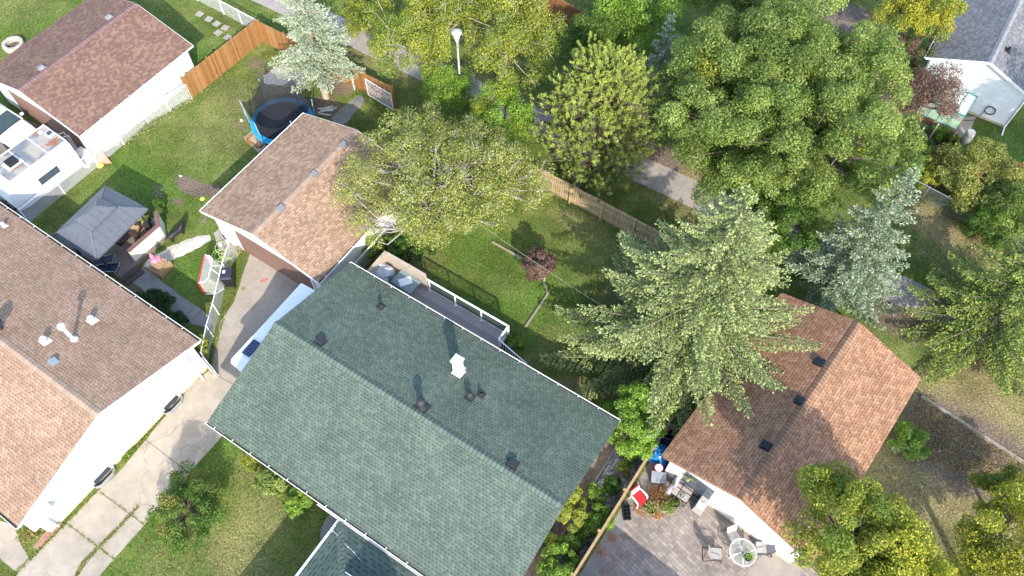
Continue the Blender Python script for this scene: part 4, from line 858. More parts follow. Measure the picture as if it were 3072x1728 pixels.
board_fence('wood_fence', 'brown wooden fence between the gravel strip and the paved patio', fA, fB-(fB-fA).normalized()*.0, 1.7, cedar_old, side=-1, postm=raw_wood, posts=2.3)
board_fence('wood_fence', 'dark orange wooden fence at the top edge above the path', G(1560, -68, 1.8), G(1800, 66, 1.8), 1.8, cedar_old, side=1)
# gates, boards and posts at the back fence
gA, gB = G(1095, 236, 1.5), G(1172, 282, 1.5); gA.z = gB.z = 0; t = thing('gate', 'white framed chain link gate panel in front of the brown fence', 'gate', gA); d_ = gB-gA
MB().path([(0, 0, .1), (0, 0, 1.5), d_+ZUP*1.5, d_+ZUP*.1, (0, 0, .1)], .025, 8).build('frame', white_metal, t); MB().quad((0, 0, .12), d_+ZUP*.12, d_+ZUP*1.48, (0, 0, 1.48)).build('wire_mesh', wire_w, t)
p = G(1064, 269); tag(MB().tube((0, 0, 0), (0, 0, 1.35), .035, 8).lathe([(.045, 0), (.04, .03), (.002, .05)], (0, 0, 1.35), 8).build('post', white_metal, loc=p), 'white metal post standing alone before the brown fence', 'post')
a, b = G(602, 1073, 1.1), G(632, 1107, 1.1)
a.z = b.z = 0; t = thing('gate', 'small white double board gate against the left house corner', 'gate', a); d_ = b-a
for s_ in (0, .09): 
    nn = Vector((-d_.y, d_.x, 0)).normalized()*s_
    MB().bar(nn+ZUP*.6, d_+nn+ZUP*.6, .03, 1.0).build('board', white, t)
tag(MB().bar((0, 0, .06), G(3105, 1412)-G(2761, 1190)+ZUP*.06, .16, .16).build('garden_edging', old_wood, loc=G(2761, 1190)), 'long grey timber edging between dry garden and lawn at right', 'edging')
a = G(1476, 727); tag(MB().bar((0, 0, .03), G(1568, 778)-a+ZUP*.03, .09, .14).build('garden_edging', old_wood, loc=a), 'short dark timber edging in the lawn beside the olive tree', 'edging')
a = G(1627, 837); tag(MB().bar((0, 0, .04), G(1643, 883)-a+ZUP*.04, .1, .1).bar(G(1643, 883)-a+ZUP*.042, G(1575, 984)-a+ZUP*.042, .1, .1).build('garden_edging', old_wood, loc=a), 'bent timber edging in the lawn below the purple sapling', 'edging')
# ================================================================== LAMP, CABLE
b = GP(1160, 250); t = thing('street_lamp', 'white pole street lamp with a glass cone head between the yellow green trees', 'street lamp', b)
polem = NB('weathered white pole'); polem = polem.done(polem.ramp(polem.noise(polem.co(), 9, 5, .8), [(.42, (.75, .76, .76)), (.58, (.3, .33, .33))]), .5)
MB().tube((0, 0, 0), (0, 0, 4.7), .075, 12, .055).lathe([(.14, 0), (.14, .25), (.08, .3)], (0, 0, 0), 12).build('pole', polem, t)
MB().lathe([(.05, 4.7), (.1, 4.85), (.27, 5.42), (.29, 5.45)], (0, 0, 0), 24, cap=False).build('glass_cone', glass('lamp glass', (.8, .9, .95), .4), t)
m = MB()
for i in range(4): a = math.pi/4+i*math.pi/2; m.bar((.06*math.cos(a), .06*math.sin(a), 4.7), (.29*math.cos(a), .29*math.sin(a), 5.45), .02, .02)
m.build('frame', white_metal, t)
MB().lathe([(.3, 5.43), (.33, 5.46), (.33, 5.5), (.2, 5.56), (.02, 5.59)], (0, 0, 0), 28).build('top_cap', pm('lamp cap', (.6, .66, .7), .35, .2, .2, 10), t)
a, b = G(1440, 673, 3.), G(1835, 936, 3.); tag(MB().path([a-a, (b-a)*.33-ZUP*.12, (b-a)*.66-ZUP*.12, b-a], .008, 5).build('cable', pm('pale cable', (.35, .34, .3), .5), loc=a), 'thin pale cable hanging from the olive tree to the large spruce', 'cable')
# ================================================================== TRAMPOLINE
tc = G(846, 362, .85); tc.z = 0; t = thing('trampoline', 'round trampoline with blue pads and black safety net beside the tan garage', 'trampoline', tc)
bl = pm('blue vinyl pad', (.025, .3, .55), .4, 0, .12); Rt = 1.88
prof = lambda r0, r1, z0, z1: [(r0, z0), (r1, z0), (r1, z1), (r0, z1)]
m = MB().lathe([(Rt-.3, .86), (Rt-.28, .9), (Rt-.02, .9), (Rt+.03, .86), (Rt+.03, .74)], (0, 0, 0), 64, cap=False); m.build('pad', bl, t)
MB().lathe([(.001, .84), (Rt-.3, .85)], (0, 0, 0), 64, cap=False).build('mat', pm('trampoline mat', (.025, .025, .03), .6, 0, .2), t)
MB().path([(Rt*math.cos(a), Rt*math.sin(a), .82) for a in np.linspace(0, 2*math.pi, 49)[:-1]], .03, 6, closed=True).build('ring', grey_metal, t)
for k in range(4):
    a = k*math.pi/2+.4; MB().path([(Rt*math.cos(a-.25), Rt*math.sin(a-.25), .8), (Rt*math.cos(a-.2), Rt*math.sin(a-.2), .03), (Rt*math.cos(a+.2), Rt*math.sin(a+.2), .03), (Rt*math.cos(a+.25), Rt*math.sin(a+.25), .8)], .025, 6).build('leg', grey_metal, t)
pa_ = [R(x) for x in (183, 245, 305, 22, 68, 127)]; tops = []
for i, a in enumerate(pa_):
    d = Vector((math.cos(a), math.sin(a), 0)); zt = 2.65 if i != 3 else 1.9; tp = d*(Rt+.2)+ZUP*zt; tops.append(tp)
    o = MB().tube(d*(Rt+.06)+ZUP*.05, tp, .028, 8).build('net_pole', pm('grey blue pole', (.35, .45, .6), .4, .2), t)
    MB().tube(d*(Rt+.06)+ZUP*.5, tp-ZUP*.9, .04, 8).blob(tp, (.045, .045, .045), 8, 6, 0).build('pole_sleeve', pm('blue sleeve', (.1, .3, .6), .5), o)
nm = NB('black safety net'); nb_uv = nm.sep(nm.co('UV')); nm.b.inputs['Alpha'].default_value = .78; nm = nm.done((.02, .02, .025), .7)
m = MB(); na = 14
for i in range(6):
    a0_, a1_ = pa_[i], pa_[(i+1) % 6]; a1_ += 2*math.pi if a1_ < a0_ else 0; T0, T1 = tops[i], tops[(i+1) % 6]; prev = None
    for j in range(na+1):
        s_ = j/na; a = a0_+(a1_-a0_)*s_; top = T0.lerp(T1, s_)*.96; sag = 4*s_*(1-s_); top = Vector((top.x, top.y, T0.lerp(T1, s_).z-.06-.55*sag)); bot = Vector(((Rt-.32)*math.cos(a), (Rt-.32)*math.sin(a), .88)); mid = top.lerp(bot, .5)*(1-.06*sag); mid.z = (top.z+bot.z)/2
        if prev: m.quad(prev[2], bot, mid, prev[1]).quad(prev[1], mid, top, prev[0])
        prev = (top, mid, bot)
m.build('safety_net', nm, t, smooth=True)
# ================================================================== GAZEBO AND ITS DECK
zq = 2.35; qN, qE, qS = G(317.5, 556, zq), G(442.7, 626.5, zq), G(289, 779, zq)
agz = math.atan2((qE-qS).y, (qE-qS).x); Lz, Wz = (qE-qS).length, (qN-qE).length; qs0 = Vector((qS.x, qS.y, 0))
t = thing('gazebo', 'gazebo with dark grey two tier metal roof on the left lawn', 'gazebo', qs0, agz)
gzm = planks('grey roof panels', [(.105, .115, .13), (.115, .125, .14)], .42, .45, 0, .035, .45)
def hip(m, x0, y0, x1, y1, z0, z1, inset, th=.04):
    r0, r1 = (x0+inset, (y0+y1)/2, z1), (x1-inset, (y0+y1)/2, z1); a, b, c, d = (x0, y0, z0), (x1, y0, z0), (x1, y1, z0), (x0, y1, z0)
    m.add([a, b, r1, r0], [(0, 1, 2, 3)]).add([b, c, r1], [(0, 1, 2)]).add([c, d, r0, r1], [(0, 1, 2, 3)]).add([d, a, r0], [(0, 1, 2)])
    for p, q in ((a, b), (b, c), (c, d), (d, a)): m.bar(Vector(p)-ZUP*.04, Vector(q)-ZUP*.04, .05, .09)
    return a, b, c, d, r0, r1
m = MB(); a, b, c, d, r0, r1 = hip(m, 0, 0, Lz, Wz, zq, zq+.95, Wz/2-.05); m.build('roof', gzm, t)
m = MB(); 
for p, q in ((a, r0), (d, r0), (b, r1), (c, r1)): m.bar(Vector(p)+ZUP*.02, Vector(q)+ZUP*.02, .07, .03)
m.build('hip_trim', pm('hip trim', (.15, .165, .18), .45, .2), t)
m = MB(); kx, ky = Lz*.27, Wz*.29; uu = hip(m, kx, ky, Lz-kx, Wz-ky, zq+.72, zq+1.16, Wz/2-ky-.03); 
uo = m.build('upper_roof', gzm, t)
for (x, y) in ((.35, .35), (Lz-.35, .35), (Lz-.35, Wz-.35), (.35, Wz-.35)): MB().box((x, y, 1.28), (.1, .1, 2.1)).build('post', dark_metal, t)
for (p, q) in (((.35, .35), (Lz-.35, .35)), ((.35, Wz-.35), (Lz-.35, Wz-.35)), ((.35, .35), (.35, Wz-.35)), ((Lz-.35, .35), (Lz-.35, Wz-.35))): MB().bar((*p, 2.24), (*q, 2.24), .08, .12).build('beam', dark_metal, t)
dkp = QP((409, 791), (357, 832), (176, 722), (305, 612), (462, 655), (499, 709), z=.3)
t2 = thing('deck', 'brown timber deck under the gazebo', 'deck', qs0, agz); fl = frame(qs0, agz)
dl = [fl(p) for p in dkp]; MB().prism([(p.x, p.y) for p in dl], .02, .3).build('platform', pm('brown composite boards', (.2, .165, .13), .8, 0, .2, 2), t2)
for i, (zz, dd) in enumerate(((.2, .3), (.1, .6))):
    a, b = fl(G(409, 791, .3)), fl(G(357, 832, .3)); n_ = Vector((-(b-a).y, (b-a).x, 0)).normalized(); n_ = n_ if n_.dot(fl(G(420, 860))-a) > 0 else -n_
    MB().prism([tuple((a+n_*(dd-.3))[:2]), tuple((b+n_*(dd-.3))[:2]), tuple((b+n_*dd)[:2]), tuple((a+n_*dd)[:2])], .01, zz).build('step', pm('brown step', (.1, .07, .06), .8, 0, .2), t2)
t3 = thing('half_wall', 'low cream sided wall with brown cap around the gazebo deck', 'wall', G(499.7, 709.7)); o3 = t3.location
zc_ = 1.27; A_, B_, C_ = [Vector((p.x, p.y, 0))-o3 for p in (G(473.5, 676.6, zc_), G(384, 754, zc_), G(467, 633.4, zc_))]
m = MB().bar(A_+ZUP*.63, B_+ZUP*.63, .1, 1.24).bar(A_+ZUP*.63+(C_-A_).normalized()*.05, C_+ZUP*.63, .1, 1.24); m.build('siding', side_cream, t3)
MB().bar(A_-(B_-A_).normalized()*.12+ZUP*zc_, B_+ZUP*zc_, .24, .05).bar(A_+ZUP*zc_+(C_-A_).normalized()*.121, C_+ZUP*zc_, .24, .048).build('cap', pm('brown cap', (.17, .1, .085), .7, 0, .15), t3)
# furniture under the gazebo
def armchair(loc, rz, label, frame_m, cush):
    t = thing('patio_armchair', label, 'chair', loc, rz)
    MB().box((0, 0, .22), (.68, .68, .1)).box((-.32, 0, .36), (.06, .68, .5)).box((.32, 0, .36), (.06, .68, .5)).build('frame', frame_m, t, bevel=.01)
    for sx in (-.3, .3):
        for sy in (-.3, .3): MB().box((sx, sy, .09), (.05, .05, .18)).build('leg', frame_m, t)
    MB().box((0, -.02, .34), (.56, .56, .14)).build('seat_cushion', cush, t, bevel=.03); MB().box((0, .3, .58), (.56, .14, .5), m=Matrix.Rotation(-.2, 3, 'X')).build('backrest', cush, t, bevel=.03); return t
tanc = pm('tan cushion', (.48, .33, .19), .9, 0, .1); wick = pm('dark wicker', (.05, .035, .03), .7, 0, .3, 20)
armchair(G(406, 700, .3), agz+.5, 'armchair with a tan cushion under the gazebo edge', wick, tanc)
armchair(G(432, 672, .3), agz-1.2, 'dark wicker armchair in the corner of the half wall', wick, pm('charcoal cushion', (.06, .05, .05), .9))
t = thing('bench', 'slatted wooden bench just under the gazebo eave', 'bench', G(412, 672, .3), agz)
for i in range(5): MB().box((0, -.2+i*.1, .42), (.9, .07, .03)).build('slat', pm('bench slat', (.5, .45, .38), .7), t)
for sx in (-.4, .4): MB().box((sx, 0, .2), (.06, .45, .4)).build('leg', wick, t)
t = thing('potted_plant', 'spiky yellow leaved plant in a pot on the half wall', 'plant', G(447, 682, .3)); MB().lathe([(.14, 0), (.2, .35), (.18, .35), (.17, .3)], (0, 0, .4), 18).box((0, 0, .2), (.3, .3, .4)).build('pot', wick, t)
def spiky(parent, c, n, ln, cols, name='leaves', wd=.035):
    a = rng.uniform(0, 6.28, n); el = rng.uniform(.15, 1.1, n); d = np.stack([np.cos(a)*np.cos(el), np.sin(a)*np.cos(el), np.sin(el)], 1); L = ln*rng.uniform(.6, 1.1, (n, 1)); s_ = np.stack([-np.sin(a), np.cos(a), 0*a], 1)*wd
    c = np.array(c); b0 = np.tile(c, (n, 1)); q1 = b0+d*L*.55; tip = b0+d*L+np.array([0, 0, -.25])*L*np.cos(el)[:, None]
    P = np.concatenate([np.stack([b0-s_*.4, b0+s_*.4, q1+s_, q1-s_], 1), np.stack([q1-s_, q1+s_, tip+s_*.1, tip-s_*.1], 1)]); return quads(name, P, np.tile(pal(cols, rng.random(n)), (2, 1)), leafm, parent)
spiky(t, (0, 0, .75), 40, .38, [(.4, .38, .08), (.5, .45, .15), (.3, .35, .08)])
navy = pm('navy fabric', (.01, .025, .09), .6, 0, .3, 8)
for i, (q, rz) in enumerate((((318, 790), agz+.5), ((333, 812), agz+.35))):
    t = thing('folding_lounger', ('navy folding lounger leaning beside the gazebo post', 'navy and black lounger nearest the deck steps')[i], 'lounger', G(*q, .3), rz)
    MB().path([(-.28, -.65, .55), (-.28, .65, .12), (.28, .65, .12), (.28, -.65, .55)], .02, 6, closed=True).build('frame', grey_metal, t)
    MB().slab([(-.26, -.6, .56), (.26, -.6, .56), (.26, 0, .3), (-.26, 0, .3)], .02).slab([(-.26, .01, .3), (.26, .01, .3), (.26, .62, .16), (-.26, .62, .16)], .02).build('sling', navy, t)
    for sy in (-.5, .4): MB().path([(-.28, sy, .5 if sy < 0 else .2), (-.28, sy, .02), (.28, sy, .02), (.28, sy, .5 if sy < 0 else .2)], .015, 6).build('leg', grey_metal, t)
t = thing('barbecue', 'black covered barbecue under the gazebo', 'barbecue', G(374, 722, .3), agz); MB().box((0, 0, .5), (.9, .5, .75)).build('cover', black_pl, t, bevel=.06); MB().lathe([(.35, .88), (.3, 1.0), (.1, 1.05)], (0, 0, 0), 14).build('lid', black_pl, t)
# crates and pink toy
for i, (q, z, s_, dr) in enumerate((((487, 808), 0, (.95, .8, .42), 0), ((479, 797), .42, (.72, .6, .32), .06))):
    t = thing('wooden_crate', ('lower pale wooden planter crate beside the concrete slabs', 'upper pale wooden crate of the stack beside the slabs')[i], 'crate', G(*q, z), agz+.05+dr, 'pale wooden crates')
    m = MB(); x, y, h = s_[0]/2, s_[1]/2, s_[2]; nn = 3
    for k in range(nn):
        zz = h*(k+.5)/nn; bh = h/nn-.015
        for sy in (-y, y): m.box((0, sy, zz), (2*x, .03, bh))
        for sx in (-x+.016, x-.016): m.box((sx, 0, zz), (.03, 2*y-.04, bh))
    m.build('side_boards', raw_wood, t)
    m = MB(); k = int(2*x/.17)
    for j in range(k): m.box((-x+(j+.5)*2*x/k, 0, h+.012-.05*(j % 2)*0), (2*x/k-.02, 2*y-.02, .024))
    m.build('top_boards', raw_wood, t)
pk = pm('pink plastic', (.75, .2, .3), .4, 0, .08); t = thing('toy_castle', 'pink plastic toy with a pointed top on the upper wooden crate', 'toy', G(464, 782, .75), .3)
MB().lathe([(.2, 0), (.22, .08), (.12, .2), (.1, .4), (.13, .42), (.01, .75)], (0, 0, 0), 16).build('cone', pk, t); MB().box((.2, 0, .08), (.3, .3, .16)).build('base', pk, t, bevel=.02)
# ================================================================== DOG
def skin_mesh(name, verts, edges, radii, mat, parent=None, sub=2, root=0, loc=None, rz=0.):
    me = bpy.data.meshes.new(name); me.from_pydata(verts, edges, []); o = bpy.data.objects.new(name, me); COL.objects.link(o)
    sm = o.modifiers.new('skin', 'SKIN'); sl_ = me.skin_vertices[0].data
    for i, r in enumerate(radii): sl_[i].radius = r if isinstance(r, tuple) else (r, r)
    sl_[root].use_root = True; sm.use_smooth_shade = True
    s_ = o.modifiers.new('sub', 'SUBSURF'); s_.levels = sub; s_.render_levels = sub
    me.materials.append(mat)
    if parent is not None: o.parent = parent
    if loc is not None: o.location = loc; o.rotation_euler = (0, 0, rz)
    return o
dv = [(-.38, 0, .56), (-.15, 0, .55), (.1, 0, .53), (.3, 0, .55), (.44, .02, .66), (.52, .05, .78), (.64, .09, .77), (.75, .13, .73),
      (.32, .1, .4), (.33, .1, .22), (.33, .1, .03), (.4, .1, .02), (.34, -.1, .4), (.3, -.1, .22), (.27, -.1, .03), (.34, -.1, .02),
      (-.38, .1, .4), (-.44, .1, .24), (-.4, .1, .03), (-.33, .1, .02), (-.36, -.1, .4), (-.46, -.1, .24), (-.46, -.1, .03), (-.39, -.1, .02),
      (-.52, 0, .56), (-.66, .04, .48), (-.78, .1, .38), (.5, .12, .88), (.53, -.02, .88)]
de = [(0, 1), (1, 2), (2, 3), (3, 4), (4, 5), (5, 6), (6, 7), (3, 8), (8, 9), (9, 10), (10, 11), (3, 12), (12, 13), (13, 14), (14, 15), (0, 16), (16, 17), (17, 18), (18, 19), (0, 20), (20, 21), (21, 22), (22, 23), (0, 24), (24, 25), (25, 26), (5, 27), (5, 28)]
dr_ = [.2, .19, .2, .22, .16, .15, .1, .06, .1, .06, .035, .035, .075, .045, .035, .035, .09, .045, .035, .035, .09, .045, .035, .035, .05, .035, .02, .025, .025]
nb = NB('black coat'); z_ = nb.sep(nb.co())[2]; dogm = nb.mix(nb.ramp(z_, [(.05, 1.), (.22, 0.)]), nb.ramp(nb.noise(nb.co(), 40, 3), [(.3, (.008, .007, .008)), (.7, (.03, .026, .026))]), (.25, .13, .06)); dogm = nb.done(dogm, .5)
t = thing('dog', 'black dog with tan legs standing on the lawn beside the half wall', 'dog', G(537, 713), R(48)); skin_mesh('body', dv, de, dr_, dogm, t)
# ================================================================== HOCKEY NET
a, b = G(614, 763, 1.2), G(595, 850, 1.2); a.z = b.z = 0; mm = (a+b)/2; rz = math.atan2((a-b).y, (a-b).x); t = thing('hockey_net', 'red and white street hockey goal beside the driveway fence', 'hockey net', mm, rz)
redp = pm('red metal', (.6, .03, .025), .4, 0, .1); hw_ = .915
MB().path([(-hw_, 0, 0), (-hw_, 0, 1.18), (-hw_+.06, 0, 1.22), (hw_-.06, 0, 1.22), (hw_, 0, 1.18), (hw_, 0, 0)], .038, 10).build('posts_and_crossbar', redp, t)
MB().path([(-hw_, 0, .04), (-hw_, -.55, .04), (-.5, -1.05, .04), (.5, -1.05, .04), (hw_, -.55, .04), (hw_, 0, .04)], .03, 8).build('base_frame', white_metal, t)
MB().path([(-hw_+.02, 0, 1.2), (-hw_+.1, -.3, 1.2), (-.6, -.48, 1.2), (.6, -.48, 1.2), (hw_-.1, -.3, 1.2), (hw_-.02, 0, 1.2)], .028, 8).build('top_frame', white_metal, t)
MB().tube((0, -.48, 1.2), (0, -1.05, .04), .028, 8).build('back_bar', white_metal, t)
netm = mesh_wire('white netting', (.7, .7, .68), .07, .2)
top = [(-hw_, 0, 1.2), (-hw_+.1, -.3, 1.2), (-.6, -.48, 1.2), (.6, -.48, 1.2), (hw_-.1, -.3, 1.2), (hw_, 0, 1.2)]; bot = [(-hw_, 0, .04), (-hw_, -.55, .04), (-.5, -1.05, .04), (.5, -1.05, .04), (hw_, -.55, .04), (hw_, 0, .04)]
m = MB().add(top, [(0, 1, 2, 3, 4, 5)])
for i in range(5): m.quad(bot[i], bot[i+1], top[i+1], top[i])
m.build('net', netm, t)
# ================================================================== WHEELIE BIN, HOSE, TOYS by the driveway
def wheelie(loc, rz, label):
    t = thing('wheelie_bin', label, 'bin', loc, rz); m = MB(); b_ = [(-.24, -.27), (.24, -.27), (.24, .27), (-.24, .27)]; tp = [(-.3, -.36), (.3, -.36), (.3, .36), (-.3, .36)]
    m.add([(*p, .06) for p in b_]+[(*p, .98) for p in tp], [(3, 2, 1, 0), (4, 5, 6, 7)]+[(i, (i+1) % 4, (i+1) % 4+4, i+4) for i in range(4)]).box((0, 0, .95), (.66, .78, .05)); m.build('body', black_pl, t, bevel=.015)
    MB().add([(-.32, -.4, 1.0), (.32, -.4, 1.0), (.32, .4, 1.0), (-.32, .4, 1.0), (-.27, -.33, 1.07), (.27, -.33, 1.07), (.27, .3, 1.09), (-.27, .3, 1.09)], [(3, 2, 1, 0), (4, 5, 6, 7)]+[(i, (i+1) % 4, (i+1) % 4+4, i+4) for i in range(4)]).build('lid', pm('dark lid', (.03, .032, .05), .35, 0, .1), t, bevel=.015)
    MB().box((.1, -.08, 1.088), (.14, .2, .006)).build('sticker', white, t)
    MB().tube((-.26, .45, .97), (.26, .45, .97), .018, 8).box((-.2, .42, .97), (.04, .08, .03)).box((.2, .42, .97), (.04, .08, .03)).build('handle', black_pl, t)
    for s_ in (-1, 1): MB().tube((s_*.24, .3, .1), (s_*.3, .3, .1), .1, 16).build('wheel', black_pl, t)
    return t
wheelie(G(694, 850), R(185), 'black wheelie bin beside the hockey goal and the driveway fence')
t = thing('garden_hose', 'yellow green garden hose looped over the driveway fence', 'hose', G(700, 790)); pts = []
for i in range(130): a = i*.42; rr = .32+.16*math.sin(i*.31); pts.append((-.35+rr*math.cos(a)*1.1+.1*math.sin(i*.17), .3-.005*i+rr*math.sin(a), .95+.2*math.sin(i*.21)-.005*i))
MB().path(pts, .018, 6).build('hose', pm('lime hose', (.35, .48, .15), .4, 0, .15), t)
MB().lathe([(.05, -.04), (.1, -.04), (.1, .04), (.05, .04)], (-.5, .5, 1.1), 14).build('nozzle', white, t)
t = thing('toy_hoop', 'small red basketball hoop in front of the brown garage door', 'basketball hoop', G(766, 745)); 
MB().path([(.23*math.cos(a), .23*math.sin(a), .75) for a in np.linspace(0, 6.283, 25)[:-1]], .02, 8, closed=True).build('rim', redp, t)
MB().lathe([(.22, .74), (.13, .4)], (0, 0, 0), 20, cap=False).build('net', mesh_wire('hoop net', (.8, .55, .55), .09, .15), t); MB().box((.0, .3, .85), (.5, .03, .35)).build('backboard', pm('pale red board', (.7, .3, .3), .5), t); MB().tube((0, .33, 0), (0, .33, .8), .025, 8).build('pole', redp, t)
a = G(750, 761); tag(MB().bar((0, 0, .03), G(768, 752)-a+ZUP*.05, .09, .03).tube(G(768, 752)-a+ZUP*.04, G(772, 750)-a+ZUP*.04, .02, 6).build('toy_shovel', redp, loc=a), 'red toy shovel lying on the driveway before the garage', 'toy')
sheet('chalk_mark', jag(QP((779, 842), (790, 836), (806, 834), (804, 840), (792, 846), (781, 849)), .08, .02, 31), .0125, pm('faded red chalk', (.5, .16, .15), .95, 0, .3, 20))
sheet('driveway_stain', jag(QP((722, 861), (736, 858), (736, 872), (724, 872)), .08, .03, 32), .0122, pm('moss stain', (.25, .23, .1), .95, 0, .3, 20))
t = thing('storage_basket', 'pale plastic basket full of bottles at the garage corner', 'basket', G(684, 716), R(-55)); MB().box((0, 0, .015), (.55, .4, .03)).box((-.27, 0, .17), (.02, .4, .34)).box((.27, 0, .17), (.02, .4, .34)).box((0, -.2, .17), (.56, .02, .34)).box((0, .2, .17), (.56, .02, .34)).build('basket', pm('pale green plastic', (.6, .68, .62), .4), t)
for i in range(5): MB().lathe([(.05, 0), (.05, .22), (.02, .28), (.02, .34)], (-.18+.09*i, .05*(-1)**i, .04), 10).build('bottle', (pm('blue bottle', (.05, .2, .4), .2), raw_wood, white)[i % 3], t)
for i, (q1, q2, c_) in enumerate((((697, 699), (716, 738), 'rusty red'), ((706, 694), (724, 735), 'white'))):
    a = G(*q1, .1); tag(MB().bar((0, 0, 0), G(*q2, .1)-a, .12, .06).build('plank', pm('rusty plank', (.4, .17, .1), .8) if i == 0 else white, loc=a), f'{c_} plank lying beside the garage door post', 'plank')
# ================================================================== small things on the left lawn
tag(MB().blob((0, 0, .1), (.1, .1, .1), 16, 10, 0).build('ball', pm('pink white ball', (.75, .6, .65), .4, 0, .15, 12), loc=G(726, 364), smooth=True), 'small pale ball on the lawn left of the trampoline', 'ball')
tag(MB().lathe([(.13, 0), (.14, .015), (.12, .03), (.001, .035)], (0, 0, 0), 20).build('frisbee', pm('yellow disc', (.75, .7, .1), .4), loc=G(607, 597)), 'yellow flying disc on the lawn near the bare soil', 'disc')
tag(MB().blob((0, 0, .05), (.1, .07, .05), 10, 7, .15).build('stone', pm('white stone', (.7, .68, .62), .8), loc=G(543, 529)), 'white stone on the bare soil patch of the left lawn', 'stone')
sheet('sandbox_pad', QP((731, 415), (760, 388), (800, 440), (775, 458)), .006, conc_drive)
t = thing('sandbox', 'low wooden frame under the edge of the trampoline', 'sandbox', G(775, 420), UA); MB().box((0, -.5, .08), (1.1, .08, .16)).box((0, .5, .08), (1.1, .08, .16)).box((-.55, 0, .08), (.08, .92, .16)).box((.55, 0, .08), (.08, .92, .16)).build('frame', cedar, t); MB().box((0, 0, .04), (1.0, .9, .06)).build('sand', pm('sand', (.45, .33, .2), .95), t)
for i in range(6):
    a = G(952+rng.uniform(0, 14), 325+i*3.2, .03+.03*(i % 3)); tag(MB().bar((0, 0, 0), Vector((.75+.25*rng.random(), .1+.3*rng.uniform(-1, 1), .02)), .1, .03).build('plank', pm('grey white plank', (.55, .55, .48), .8, 0, .15), loc=a), 'grey white scrap plank in the pile left of the back walkway', 'plank', 'scrap planks in a pile')
for i, q in enumerate([(599, 43), (627, 58), (650, 72), (676, 84), (655, 99), (683, 113)]):
    tag(MB().box((0, 0, .025), (.48, .48, .05), rz=UA+rng.uniform(-.2, .2)).build('stepping_stone', conc_path, loc=G(*q), bevel=.02), ('stepping stone farthest up the row by the white fence', 'second stepping stone down from the top of the row', 'third stepping stone in the upper row', 'fourth stepping stone, nearest the white fence', 'large stepping stone below and left of the upper row', 'last stepping stone beside the orange wooden fence')[i], 'paving slab', 'stepping stones near the white fence')
t = thing('fire_pit', 'round stone fire pit ring on the grass at the left edge', 'fire pit', G(44, 140)); stn = pm('pit stone', (.42, .37, .32), .9, 0, .25, 8)
for i in range(14):
    a = i*2*math.pi/14; MB().box((.56*math.cos(a), .56*math.sin(a), .17), (.3, .23, .34+.02*(i % 2)), rz=a+math.pi/2).build('stone_block', stn, t, bevel=.03)
MB().lathe([(.001, .03), (.44, .03)], (0, 0, 0), 20, cap=False).build('ash', pm('ash', (.12, .1, .08), .95, 0, .4, 15), t)
# things stored along the white garage wall
a = G(338, 388); tag(MB().bar(Vector((0, 0, .5)), G(417, 332)-a+ZUP*.5, .05, .45).build('leaning_board', pm('peach board', (.6, .4, .22), .6), loc=a), 'long peach coloured board leaning on the white garage wall', 'board')
t = thing('ladder', 'white metal ladder lying against the chain link fence', 'ladder', G(330, 448)); d1 = G(352, 408)-G(330, 448)
off_ = Vector((.5, .2, 0))
for s_ in (0, 1): MB().bar(off_*s_+ZUP*.1, d1+off_*s_+ZUP*.7, .03, .06).build('rail', white_metal, t)
for i in range(7): MB().tube(d1*(i+.5)/7+ZUP*(.1+.6*(i+.5)/7), d1*(i+.5)/7+off_+ZUP*(.1+.6*(i+.5)/7), .018, 6).build('rung', white_metal, t)
tag(MB().slab([(0, 0, .6), (.5, -.1, .45), (1.15, -.75, .05), (.1, -.75, .05)], .03).build('orange_panel', pm('coral plastic', (.8, .25, .16), .5), loc=G(290, 462)), 'coral orange triangular panel behind the chain link fence', 'panel')
tag(MB().lathe([(.2, 0), (.22, .03), (.18, .12), (.1, .2), (.001, .22)], (0, 0, 0), 18).build('toy_bucket', pm('yellow plastic', (.85, .65, .12), .4), loc=G(301, 497)), 'yellow plastic toy near the camper trailer corner', 'toy')
tag(MB().blob((0, 0, .1), (.22, .16, .1), 10, 7, .2).build('plastic_bag', pm('white bag', (.75, .78, .8), .5), loc=G(262, 500)), 'crumpled white bag beside the trailer and the fence', 'bag')
tag(MB().blob((0, 0, .2), (.35, .25, .2), 12, 8, .25).build('tarpaulin', pm('pale blue tarp', (.3, .5, .65), .5), loc=G(408, 368)), 'small blue tarp bundle behind the white chain link fence', 'tarp')
t = thing('storage_box', 'low white cabinet between the trailer and the garage corner', 'box', G(262, 478), UA); MB().box((0, 0, .3), (.9, .5, .6)).build('body', white, t, bevel=.01); MB().box((0, 0, .62), (.96, .56, .04)).build('lid', white, t, bevel=.01)
m = MB().path([G(258, 412, 1.6), G(262, 440, .6), G(268, 448, .3), G(262, 455, .2)], .05, 8); o_ = G(258, 412); m.v = [(x-o_.x, y-o_.y, z) for x, y, z in m.v]; tag(m.build('hose_reel_pipe', black_pl, loc=o_), 'black hose hanging at the garage corner beside the trailer', 'hose')
